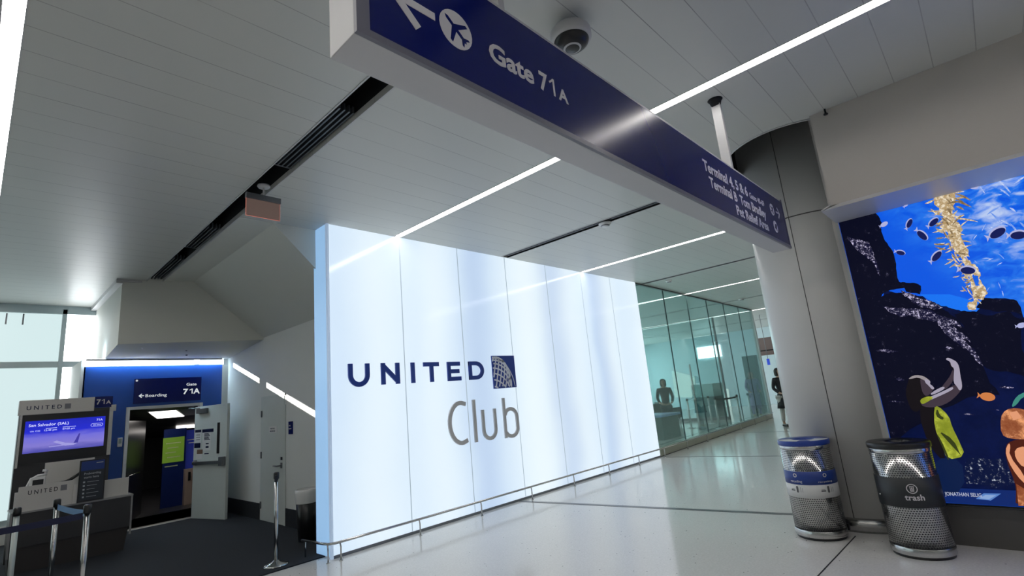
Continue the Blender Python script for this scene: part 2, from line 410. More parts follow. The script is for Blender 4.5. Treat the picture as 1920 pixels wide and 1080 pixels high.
# the slab above everything, so daylight only enters by the openings
sl = MB(); sl.box(-14.2, 1.5, -9.2, 11.9, C + 0.42, C + 0.6); sl.box(1.5, 36.2, -9.2, 10.45, C + 0.42, C + 0.6); sl.box(9.9, 36.2, 10.45, 15.4, C + 0.42, C + 0.6)
struct(sl.build('ceiling', BLACKM))
w = MB(); w.box(-14, 1.42, 11.72, 11.9, C - 0.0, C + 0.42); w.box(10.0, 36, 15.2, 15.4, 0, C + 0.42); w.box(36, 36.2, -9, 15.4, 0, C + 0.42)
struct(w.build('wall_north', WHITEW))
struct(MB().box(9.95, 10.1, 5.9, 15.3, 0, C + 0.42).build('wall_lounge', WHITEW))
struct(MB().box(-14.2, -14, -9, 11.9, 0, C + 0.42).build('wall_west', WHITEW))
struct(MB().box(-14.2, 36.2, -9.2, -9, 0, C + 0.42).build('wall_south', WHITEW))

# drywall part of the ceiling beyond the planks: flat strip, slope down to the side wall, gable
dw = MB()
dw.box(1.905, 2.29, 5.845, 9.3, C + 0.001, C + 0.05)
ZS = 2.83
dw.hexa([(2.29, 5.84, C), (XS, 5.84, ZS), (XS, 5.84, ZS + 0.1), (2.29, 5.84, C + 0.05)], [(2.29, 9.05, C), (XS, 8.7, ZS), (XS, 8.7, ZS + 0.1), (2.29, 9.05, C + 0.05)])
struct(dw.build('ceiling', DRYW))
struct(MB().prism([(2.27, 5.84, C + 0.05), (2.27, 5.84, C), (XS, 5.84, ZS - 0.02), (XS, 5.84, C + 0.05)], (0, -0.02, 0)).build('wall_gable', DRYW))
# side wall with the service door
sw = MB(); sw.box(XS, XS + 0.15, 5.85, YB + 0.1, 0, C + 0.42); struct(sw.build('wall_side', WHITEW))
struct(MB().box(XS - 0.012, XS, 8.75, YB, 0.012, 0.25).box(XS - 0.012, XS, 5.9, 7.78, 0.012, 0.25).build('baseboard_side', BASEB))
# soffit over the gate
so = MB(); so.hexa([(1.42, 9.3, 2.79), (XS, 8.68, 2.80), (XS, 10.42, 2.68), (1.42, 10.42, 2.68)], [(1.42, 9.3, C + 0.4), (XS, 8.68, C + 0.4), (XS, 10.42, C + 0.4), (1.42, 10.42, C + 0.4)])
so.box(1.42, 1.47, 10.42, 11.6, 2.68, C + 0.4)
struct(so.build('wall_soffit', DRYW))
struct(MB().box(1.34, 1.42, 9.24, 11.6, C - 0.06, C).box(1.34, 1.75, 9.22, 9.3, C - 0.03, C + 0.01).build('trim_2', SIGNW))
# blue gate wall with the doorway; clerestory slit above it
DX0, DX1, DZ = 1.80, 2.80, 1.86
ZB = 2.57
bw = MB(); bw.box(1.18, DX0 - 0.03, YB, YB + 0.08, 0, ZB); bw.box(DX1 + 0.03, XS - 0.1, YB, YB + 0.08, 0, ZB); bw.box(DX0 - 0.03, DX1 + 0.03, YB, YB + 0.08, DZ + 0.03, ZB)
struct(bw.build('wall_gate', BLUEW))
struct(MB().box(XS - 0.1, XS, YB - 0.004, YB + 0.08, 0, ZB).build('trim_3', WHITEW))
sm = MB(); sm.box(1.15, XS, YB + 0.02, YB + 0.08, ZB, ZB + 0.012); sm.box(2.70, 2.78, YB + 0.02, YB + 0.06, ZB, 2.70); sm.box(3.17, XS, YB, YB + 0.08, ZB, 2.70)
struct(sm.build('trim_4', ALU))
struct(MB().box(1.18, 2.16, YB + 0.02, YB + 0.05, ZB + 0.012, 2.70).build('window_1', LITW))
fr = MB(); fr.box(DX0 - 0.05, DX0, YB - 0.02, YB + 0.1, 0, DZ + 0.05); fr.box(DX1, DX1 + 0.05, YB - 0.02, YB + 0.1, 0, DZ + 0.05); fr.box(DX0, DX1, YB - 0.02, YB + 0.1, DZ, DZ + 0.05); fr.box(DX0, DX1, YB - 0.03, YB + 0.12, 0, 0.02)
struct(fr.build('door_1', ALU, bevel=0.004))
# closes the corner between gate wall and window wall
struct(MB().box(1.14, 1.20, YB, 11.6, 0, 2.68).build('wall_return', WHITEW))
# window wall: lit roller shades and one bare pane, mullions
YW = 11.6
struct(MB().box(-14, 1.5, YW + 0.02, YW + 0.12, 0, 0.35).box(-14, 1.5, YW + 0.02, YW + 0.12, C - 0.08, C + 0.42).build('wall_windows', WHITEW))
wf = MB()
for xx in (-13.2, -11.4, -9.6, -7.8, -6.0, -4.2, -2.4, -0.75, 1.0): wf.box(xx - 0.03, xx + 0.03, YW - 0.06, YW + 0.02, 0.35, C - 0.06)
wf.box(-14, 1.44, YW - 0.05, YW + 0.02, 2.70, 2.80); wf.box(-14, 1.44, YW - 0.06, YW + 0.02, C - 0.14, C); wf.box(-14, 1.15, YW - 0.08, YW + 0.02, 0.28, 0.36)
wf.box(1.36, 1.42, YW - 0.05, YW + 0.02, 0.35, 2.8)
wfo = wf.build('window_2', mat('pale_frame', (0.42, 0.50, 0.52), 0.4)); wfo['kind'] = 'structure'
sh = MB(); sh.box(-14, 0.97, YW + 0.0, YW + 0.02, 0.36, C - 0.14).build('window_shade', SHADE, wfo)
MB().box(1.03, 1.44, YW + 0.0, YW + 0.02, 0.36, C - 0.14).build('window_pane', LITW, wfo)
br = MB(); 
for xx in (0.27, 0.47): br.box(xx, xx + 0.02, YW - 0.04, YW, 3.42, 3.60)
br.build('shade_bracket', STEELD, wfo)
struct(MB().box(-14, 1.14, YW - 0.12, YW - 0.08, 0.012, 0.28).build('baseboard_windows', WHITEW))

# picture wall, bulkhead above it, wall beyond the column
struct(MB().box(PW, PW + 0.2, -9, 0.9, 0, C + 0.42).box(PW + 0.2, 36, 0.3, 0.62, 0, C + 0.42).build('wall_right', TAUPE))
bk = MB(); bk.box(5.07, PW, -9, 0.79, 2.885, C + 0.42)
struct(bk.build('wall_bulkhead', TAUPE))
bl = MB(); bl.prism([(5.07, 0.79, 2.885), (5.03, 0.86, 2.845), (PW, 0.86, 2.845), (PW, 0.79, 2.885)], (0, 0, 0.012))
bl.hexa([(5.03, 0.86, 2.845), (5.07, 0.72, 2.885), (5.07, -9, 2.885), (5.03, -9, 2.845)], [(PW, 0.86, 2.845), (PW, 0.72, 2.885), (PW, -9, 2.885), (PW, -9, 2.845)])
struct(bl.build('trim_5', SIGNW))
struct(MB().box(PW - 0.006, PW, -9, 0.86, 0, 0.30).build('baseboard_right', mat('base_panel', (0.10, 0.095, 0.09), 0.35)))

trm = MB(); hp = [(HC[0] - HR * math.cos(R(a_)), HC[1] + HR * math.sin(R(a_))) for a_ in range(-36, 91, 6)]
trm.tube([(5.062, -9, C - 0.004)] + [(x_, y_, C - 0.004) for x_, y_ in hp] + [(7.0, HC[1] + HR, C - 0.004)], 0.008, 6)
struct(trm.build('trim_6', SIGNW))
# ================================================================ COLUMN
cc = (6.28, 1.245); cr_ = 0.57
col = thing('column', 'large round grey panelled column between the glass corridor and the aquarium picture', 'column', (cc[0], cc[1], 0))
MB().lathe([(0, 0.13), (cr_, 0.13), (cr_, 4.1), (0, 4.1)], *cc, n=72).build('shaft', COLP, col)
MB().lathe([(0, 0.0), (cr_ - 0.015, 0.0), (cr_ - 0.015, 0.13), (0, 0.13)], *cc, n=72).build('base_ring', STEEL, col)
sr = MB()
for az in (math.atan2(-0.02, 1), ):
    pass
for th in (171.5, 263, 90, 0):
    a = R(th + 5.5); px_, py_ = cc[0] + (cr_ + 0.0008) * math.cos(a), cc[1] + (cr_ + 0.0008) * math.sin(a)
    sr.tube([(px_, py_, 0.13), (px_, py_, 4.1)], 0.0035, 6)
sr.lathe([(cr_, 3.055), (cr_ + 0.0025, 3.058), (cr_ + 0.0025, 3.064), (cr_, 3.067)], *cc, n=72)
sr.build('panel_joint', mat('joint_shadow', (0.10, 0.095, 0.09), 0.8), col)  # dark joints between the column panels
MB().box(5.665, 5.70, 1.32, 1.38, 0.03, 0.085).build('floor_outlet', BLACK, col)

# ================================================================ LIGHT LINES AND SLOTS IN THE CEILING
LL = ['linear ceiling light farthest left, out of the photo', 'linear ceiling light second from the left, out of the photo', 'long linear ceiling light at the far left edge above the window seats', 'long linear ceiling light running from above the camera to the lit glass wall', 'thinner linear ceiling light ending at the right part of the lit glass wall',
      'linear ceiling light crossing the top of the glass partition, nearest the lit wall', 'second linear ceiling light across the glass lounge', 'third linear ceiling light deep over the glass lounge', 'farthest linear ceiling light over the lounge']
for (a, ye), lb in zip(lights, LL):
    t_ = thing('ceiling_light', lb, 'light', (a, 0, C - 0.0), 0)
    MB().box(a - LW, a + LW, -8.9, ye, C + 0.012, C + 0.03).build('diffuser', LINE, t_)
    MB().box(a - LW, a - LW + 0.006, -8.9, ye, C - 0.004, C + 0.09).box(a + LW - 0.006, a + LW, -8.9, ye, C - 0.004, C + 0.09).box(a - LW, a + LW, -8.9, ye, C + 0.05, C + 0.09).build('housing', SIGNW, t_)
SLL = ['wide black ceiling slot with track running down to the gate soffit', 'narrow black ceiling slot ending at the lit glass wall', 'thin dark ceiling slot along the start of the glass partition', 'thin dark ceiling slot over the middle of the lounge', 'thin dark ceiling slot over the far end of the lounge']
for (a, b, ye), lb in zip(slots, SLL):
    ys = SLY.get(a, -8.9)
    t_ = thing('ceiling_slot', lb, 'ceiling slot', (a, 0, C))
    MB().box(a - 0.02, a, ys, ye, C + 0.051, C + 0.3).box(b, b + 0.02, ys, ye, C + 0.051, C + 0.3).box(a - 0.02, b + 0.02, ys, ye, C + 0.3, C + 0.32).build('recess', BLACKM, t_)
    MB().box(a - 0.012, a, ys, ye, C - 0.006, C + 0.05).box(b, b + 0.012, ys, ye, C - 0.006, C + 0.05).build('edge_trim', SIGNW, t_)
    if a < 2:
        g = MB()
        for y0, y1 in ((3.25, 4.42), (6.4, 7.3), (7.9, 9.2)):
            for xx in (a + 0.045, a + 0.085, a + 0.125, a + 0.16): g.box(xx, xx + 0.013, y0, y1, C + 0.03, C + 0.09)
            g.box(a + 0.03, b - 0.01, y1, y1 + 0.02, C + 0.03, C + 0.09)
        g.build('air_grille', mat('slot_grille', (0.10, 0.11, 0.12), 0.4, metal=0.5), t_)
    else:
        g = MB(); g.box(b - 0.055 if a < 6 else b - 0.04, b - 0.004, max(ys, -8), ye - 0.05, C + 0.015, C + 0.05); g.build('track', STEELD, t_)

# ================================================================ LIT GLASS WALL WITH THE CLUB SIGN
lw_ = thing('illuminated_wall', 'tall back-lit white glass wall with a blue airline logo and grey Club lettering', 'light wall', (6.4, YC, 0))
edges = [2.80, 3.82, 4.84, 5.86, 6.90, 7.96, 9.00, 10.06]
for a, b in zip(edges, edges[1:]):
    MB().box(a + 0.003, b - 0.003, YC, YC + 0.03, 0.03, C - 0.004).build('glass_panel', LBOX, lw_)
ENDM = mat('lightbox_end', (0.35, 0.5, 0.68), 0.3, emit=(0.26, 0.46, 0.72), es=0.85)
MB().box(2.785, 2.80, YC + 0.03, YC + 0.34, 0.02, C - 0.002).build('end_panel', ENDM, lw_)
SEAMM = mat('lightbox_seam', (0.36, 0.42, 0.46), 0.5, emit=(0.32, 0.40, 0.46), es=0.7)
q = MB()
for a in edges[1:-1]: q.box(a - 0.006, a + 0.006, YC - 0.001, YC + 0.03, 0.03, C - 0.004)
q.build('panel_joint', SEAMM, lw_)
MB().box(2.782, 2.806, YC - 0.012, YC + 0.03, 0.0, C).build('corner_trim', mat('corner_alu', (0.55, 0.62, 0.7), 0.3, emit=(0.3, 0.42, 0.6), es=0.6), lw_)
MB().box(2.81, 10.06, YC - 0.01, YC + 0.02, 0, 0.03).build('base_trim', STEELD, lw_)
MB().box(2.80, 10.06, YC + 0.04, YC + 0.34, 0, C).build('backing', WHITEW, lw_)
WN = -Y3
def letters(strokes, w):
    b = MB()
    for s_ in strokes: b.stroke(Vector((0, YC, 0)), X3, Z3, s_, w, 0.02, WN)
    return b
def arc(cx, cz, rx, rz, a0, a1, n=14): return [(cx + rx * math.cos(R(a0 + (a1 - a0) * k / n)), cz + rz * math.sin(R(a0 + (a1 - a0) * k / n))) for k in range(n + 1)]
zt, zb, lw0 = 2.058, 1.795, 0.056
h2 = lw0 / 2
def glyph(name, strokes, w=lw0, mt=LOGOB): letters(strokes, w).build(name, mt, lw_)
ux0, ux1 = 3.021 + h2, 3.30 - h2; um = (ux0 + ux1) / 2; ur = (ux1 - ux0) / 2
glyph('letter', [[(ux0, zt), (ux0, zb + ur + h2 - 0.01)] + arc(um, zb + ur + h2 - 0.012, ur, ur, 180, 360, 16)[1:] + [(ux1, zt)]])
nx0, nx1 = 3.462 + h2, 3.726 - h2
glyph('letter', [[(nx0, zb), (nx0, zt)], [(nx0 - 0.012, zt - 0.02), (nx1 + 0.012, zb + 0.02)], [(nx1, zb), (nx1, zt)]])
glyph('letter', [[(3.933, zb), (3.933, zt)]])
glyph('letter', [[(4.105, zt - h2), (4.36, zt - h2)], [(4.235, zt - h2), (4.235, zb)]])
glyph('letter', [[(4.535, zb), (4.535, zt)], [(4.51, zt - h2), (4.735, zt - h2)], [(4.51, zb + h2), (4.745, zb + h2)], [(4.51, (zt + zb) / 2), (4.715, (zt + zb) / 2)]])
dx0 = 4.90; dr = (zt - zb) / 2 - h2
glyph('letter', [[(dx0 + h2, zb), (dx0 + h2, zt)], [(dx0, zt - h2), (dx0 + 0.12, zt - h2)] + arc(dx0 + 0.135, (zt + zb) / 2, 0.128, dr, 80, -80, 14) + [(dx0 + 0.12, zb + h2), (dx0, zb + h2)]])
# globe emblem
ex0, ex1, ez0, ez1 = 5.372, 5.862, 1.645, 2.137
emb = MB().box(ex0, ex1, YC - 0.018, YC, ez0, ez1).build('emblem', LOGOB, lw_)
gl = MB(); gx, gz, gr = ex0 - 0.02, ez0 - 0.06, 0.49
def clipd(path, w):
    seg = []
    for p in path:
        if ex0 + 0.004 < p[0] < ex1 - 0.004 and ez0 + 0.004 < p[1] < ez1 - 0.004: seg.append(p)
        else:
            if len(seg) > 1: gl.stroke(Vector((0, YC - 0.018, 0)), X3, Z3, seg, w, 0.004, WN)
            seg = []
    if len(seg) > 1: gl.stroke(Vector((0, YC - 0.018, 0)), X3, Z3, seg, w, 0.004, WN)
# sphere seen obliquely: latitude and longitude lines of a tilted globe
tilt = R(38); 
def sph(lat, lon):
    x_, y_, z_ = math.cos(lat) * math.sin(lon), math.cos(lat) * math.cos(lon), math.sin(lat)
    xr = x_ * math.cos(tilt) + z_ * math.sin(tilt) * 0.35; zr = z_ * math.cos(tilt) + y_ * math.sin(tilt)
    yr = y_ * math.cos(tilt) - z_ * math.sin(tilt)
    return xr * gr, zr * (gr + 0.04), yr
for la in range(-60, 90, 11):
    for vis in (1,):
        clipd([(gx + sph(R(la), R(lo))[0], gz + sph(R(la), R(lo))[1]) for lo in range(-90, 91, 4) if sph(R(la), R(lo))[2] > -0.15], 0.021)
for lo in range(-80, 91, 11):
    clipd([(gx + sph(R(la), R(lo))[0], gz + sph(R(la), R(lo))[1]) for la in range(-80, 89, 4) if sph(R(la), R(lo))[2] > -0.15], 0.021)
clipd([(gx + gr * 0.98 * math.cos(R(a)), gz + (gr + 0.045) * math.sin(R(a))) for a in range(0, 91, 2)], 0.012)
gl.build('emblem_grid', LOGOL, emb)
cw = 0.052; bz = 0.935
glyph('letter', [arc(4.735, 1.215, 0.215, 0.262, 62, 298, 24)], cw, LOGOG) if False else None
glyph('letter', [[(4.79, 1.465)] + arc(4.69, 1.22, 0.20, 0.268, 72, 288, 22) + [(4.79, 0.978)]], 0.056, LOGOG)
glyph('letter', [[(4.945, 0.93), (4.945, 1.515)]], cw, LOGOG)
glyph('letter', [[(5.105, 1.36), (5.105, 1.07)] + arc(5.225, 1.07, 0.12, 0.12, 180, 360, 12)[1:] + [(5.345, 1.36)]], cw, LOGOG)
glyph('letter', [[(5.545, 0.915), (5.545, 1.50)], [(5.56, 1.25)] + arc(5.675, 1.205, 0.135, 0.125, 130, 0, 10) + [(5.81, 1.06)] + arc(5.675, 1.045, 0.135, 0.115, 0, -130, 10) + [(5.56, 0.985)]], cw, LOGOG)

# guard rail at the foot of the wall, bending round its end
rl = thing('guard_rail', 'low stainless guard rail along the foot of the lit wall and the glass partition', 'guard rail', (6, 5.37, 0))
RZ = 0.185
rail = MB(); rail.tube([(2.66, 5.95, RZ - 0.01), (2.68, 5.50, RZ), (2.70, 5.42, RZ), (2.76, 5.385, RZ), (4, 5.37, RZ), (10.1, 5.40, RZ), (18.7, 5.88, RZ)], 0.014, 10)
rail.build('rail', STEEL, rl)
def rpost(x_, y_, dx=0.0, dy=0.0):
    MB().tube([(x_ - dx * 1.0, y_ - dy, 0.0), (x_ - dx, y_ - dy, RZ - 0.05), (x_ - dx * 0.7, y_ - dy * .7, RZ - 0.02), (x_, y_, RZ)], 0.0085, 8).lathe([(0, 0), (0.02, 0), (0.02, 0.006), (0, 0.006)], x_ - dx, y_ - dy, 12).build('post', STEEL, rl)
rpost(2.70, 5.45, 0.0, 0.02); rpost(2.80, 5.385, -0.02, 0.0); rpost(2.665, 5.88, 0, 0)
for xx in (3.80, 4.80, 5.82, 6.86, 7.9, 8.95, 10.0, 11.2, 12.45, 13.75, 15.1, 16.5, 17.8):
    yy = 5.37 if xx < 4 else (5.37 + 0.03 * (xx - 4) / 6.1 if xx < 10.1 else 5.40 + (xx - 10.1) * 0.0558)
    rpost(xx, yy, -0.02, 0)

# ================================================================ HANGING WAYFINDING SIGN
SY = 1.175
sg = thing('hanging_sign', 'long navy blue hanging sign reading Gate 71A and Terminal directions', 'sign', (2.9, SY, 2.6))
MB().box(0.69, 5.10, SY + 0.004, SY + 0.155, 2.60, 3.08).build('cabinet', SIGNW, sg, bevel=0.003)
sgf = MB().box(0.735, 5.09, SY - 0.004, SY + 0.004, 2.625, 3.055).build('face', NAVY, sg)
MB().box(0.735, 5.10, SY - 0.012, SY + 0.004, 2.60, 2.625).box(0.69, 0.735, SY - 0.012, SY + 0.004, 2.6, 3.08).box(5.09, 5.10, SY - 0.008, SY + 0.004, 2.6, 3.08).build('edge_trim', mat('sign_trim', (0.16, 0.16, 0.2), 0.35), sg)
def pole(x_, y_, top=C):
    MB().box(x_ - 0.018, x_ + 0.018, y_ - 0.035, y_ + 0.035, 3.07, top - 0.05).build('hanger', SIGNW, sg)
    MB().lathe([(0, top - 0.06), (0.035, top - 0.06), (0.05, top - 0.01), (0.06, top - 0.001), (0, top - 0.001)], x_, y_, 20).build('hanger_cap', BLACKM, sg)
pole(4.06, SY + 0.08); pole(1.42, SY + 0.08)
FY = SY - 0.0045
def one(b, org, rt, up, h, w, depth=0.0015):
    nrm = rt.cross(up).normalized(); k = w * 0.34
    b.stroke(org, rt, up, [(w - k / 2, 0), (w - k / 2, h)], k, depth, nrm)
    b.stroke(org, rt, up, [(0, h * 0.70), (w * 0.3, h * 0.78), (w - k * 0.6, h * 0.97)], k * 0.75, depth, nrm)
    return b
def tx(b, s_, x_, z_, h, w, al='LEFT', bold=0.012): b.text(s_, Vector((x_, FY, z_)), X3, Z3, h, w, 0.0015, al, bold)
b = MB(); tx(b, 'Gate', 1.262, 2.778, 0.082, 0.262, bold=0.028); tx(b, '7', 1.562, 2.778, 0.085, 0.056, bold=0.028); one(b, Vector((1.632, FY, 2.778)), X3, Z3, 0.085, 0.035); tx(b, 'A', 1.690, 2.778, 0.06, 0.072, bold=0.028)
tx(b, 'Terminal 4, 5 & 6', 3.285, 2.885, 0.078, 0.845, bold=0.028); tx(b, 'Gates 40-69', 4.17, 2.885, 0.05, 0.35, bold=0.01)
tx(b, 'Terminal B  Tom Bradley', 3.345, 2.775, 0.075, 1.165, bold=0.028); tx(b, 'Pet Relief Area', 3.79, 2.665, 0.075, 0.725, bold=0.028)
b.build('lettering', LETW, sgf, normals=False)
def disc(b, x_, z_, r, y_, n=28): b.prism([(x_ + r * math.cos(2 * math.pi * k / n), y_, z_ + r * math.sin(2 * math.pi * k / n)) for k in range(n)], (0, -0.0015, 0))
def plane_icon(b, x_, z_, r, y_, rot):
    pts = [(0, 0.9), (0.1, 0.75), (0.1, 0.3), (0.8, -0.12), (0.8, -0.3), (0.1, -0.08), (0.08, -0.6), (0.3, -0.78), (0.3, -0.9), (0, -0.82)]
    pts = pts + [(-p, q_) for p, q_ in pts[::-1][1:-1]]
    c_, s_ = math.cos(rot), math.sin(rot)
    # built as convex-ish pieces
    def P(p): return (x_ + (p[0] * c_ - p[1] * s_) * r, y_, z_ + (p[0] * s_ + p[1] * c_) * r)
    for poly in ([(0, 0.92), (-0.1, 0.75), (-0.1, -0.7), (0, -0.85), (0.1, -0.7), (0.1, 0.75)], [(0.08, 0.3), (0.08, -0.06), (0.82, -0.32), (0.82, -0.14)], [(-0.08, 0.3), (-0.82, -0.14), (-0.82, -0.32), (-0.08, -0.06)], [(0.06, -0.5), (0.06, -0.72), (0.32, -0.88), (0.32, -0.74)], [(-0.06, -0.5), (-0.32, -0.74), (-0.32, -0.88), (-0.06, -0.72)]):
        b.prism([P(p) for p in poly], (0, -0.001, 0))
b = MB(); disc(b, 1.097, 2.82, 0.077, FY); disc(b, 4.735, 2.905, 0.055, FY, 20); disc(b, 4.735, 2.745, 0.055, FY, 20); b.build('pictogram_disc', LETW, sgf)
b = MB(); plane_icon(b, 1.097, 2.82, 0.072, FY - 0.0016, R(50)); plane_icon(b, 4.735, 2.905, 0.05, FY - 0.0016, R(-50))
b.prism([(4.70, FY - 0.0016, 2.73), (4.745, FY - 0.0016, 2.72), (4.775, FY - 0.0016, 2.76), (4.76, FY - 0.0016, 2.775), (4.725, FY - 0.0016, 2.765)], (0, -0.001, 0)); b.box(4.72, 4.728, FY - 0.0026, FY - 0.0016, 2.705, 2.735); b.box(4.752, 4.76, FY - 0.0026, FY - 0.0016, 2.705, 2.74)
b.build('pictogram', NAVY, sgf)
b = MB(); fo = Vector((0, FY, 0))
b.stroke(fo, X3, Z3, [(0.925, 2.905), (0.828, 2.812)], 0.032, 0.0015, WN); b.stroke(fo, X3, Z3, [(0.828, 2.828), (0.925, 2.735)], 0.032, 0.0015, WN); b.stroke(fo, X3, Z3, [(0.85, 2.82), (1.0, 2.82)], 0.03, 0.0015, WN)
b.stroke(fo, X3, Z3, [(4.895, 2.955), (4.94, 2.905), (4.895, 2.855)], 0.016, 0.0015, WN); b.stroke(fo, X3, Z3, [(4.84, 2.905), (4.93, 2.905)], 0.016, 0.0015, WN)
b.build('arrow', LETW, sgf)

# dome camera on a ceiling stem, behind the sign
dp = on(1070, 66, 1, 1.50)
dc = thing('dome_camera', 'white round dome security camera with black lens hanging on a grey stem above the sign', 'camera', (dp.x, dp.y, dp.z))
MB().tube([(dp.x, dp.y, dp.z + 0.03), (dp.x, dp.y, C - 0.002)], 0.026, 16).build('stem', STEELD, dc)
MB().lathe([(0, 0.045), (0.06, 0.045), (0.112, 0.036), (0.127, 0.016), (0.127, -0.03), (0.116, -0.044), (0.108, -0.044)], n=40).build('housing', SIGNW, dc, world=False)
MB().lathe([(0.109, -0.042), (0.102, -0.062), (0.080, -0.082), (0.042, -0.098), (0, -0.104)], n=40).build('dome', BLACK, dc, world=False)
MB().lathe([(0.056, -0.094), (0.049, -0.0995), (0.044, -0.0985)], n=30).build('lens_ring', SIGNW, dc, world=False)

# exit sign seen from its blank side
ey = 4.89; exx = 1.815
es_ = thing('exit_sign', 'small flat pinkish-edged exit sign hung on a short stem from the black ceiling slot', 'sign', (exx, ey, 3.42))
MB().lathe([(0, 3.775), (0.055, 3.775), (0.06, 3.76), (0.05, 3.745), (0, 3.745)], exx, ey, 28).build('canopy', SIGNW, es_)
MB().tube([(exx, ey, 3.66), (exx, ey, 3.75)], 0.009, 10).build('stem', SIGNW, es_)
MB().box(exx - 0.165, exx + 0.16, ey - 0.02, ey + 0.02, 3.605, 3.66).build('top_rail', STEELD, es_)
MB().box(exx - 0.16, exx + 0.155, ey - 0.004, ey + 0.004, 3.43, 3.605).build('panel', mat('exit_acrylic', (0.36, 0.27, 0.24), 0.25, emit=(0.30, 0.16, 0.12), es=0.12), es_)
eg = MB(); eg.box(exx - 0.163, exx - 0.16, ey - 0.005, ey + 0.005, 3.43, 3.605).box(exx + 0.155, exx + 0.158, ey - 0.005, ey + 0.005, 3.43, 3.605).box(exx - 0.163, exx + 0.158, ey - 0.005, ey + 0.005, 3.427, 3.43)
eg.build('lit_edge', emis('exit_edge', (1.0, 0.30, 0.22), 0.45), es_)
def detector(px, py, label, r=0.06, nm='smoke_detector'):
    p = on(px, py, 2, C); t_ = thing(nm, label, 'detector', (p.x, p.y, C), 0)
    MB().lathe([(0, -0.055), (r * 0.5, -0.055), (r * 0.72, -0.04), (r * 0.8, -0.02), (r, -0.018), (r, 0.0), (0, 0.0)], n=28).build('body', WHITEP, t_, world=False)
    MB().lathe([(r * 0.55, -0.052), (r * 0.62, -0.049), (r * 0.72, -0.0405), (r * 0.70, -0.038)], n=28).build('vent_ring', STEELD, t_, world=False)
detector(1134, 418, 'white smoke detector beside the black slot above the lit wall', 0.09)
detector(1254, 526, 'small white smoke detector on the ceiling at the start of the glass partition', 0.07)
detector(1390, 560, 'small white smoke detector on the ceiling over the glass lounge', 0.09)
t_ = thing('sprinkler', 'small dark sprinkler head where the ceiling meets the taupe bulkhead', 'sprinkler', (5.05, 0.66, C))
MB().lathe([(0, -0.055), (0.018, -0.055), (0.018, -0.045), (0.008, -0.04), (0.008, 0), (0, 0)], n=12).build('head', BLACK, t_, world=False)

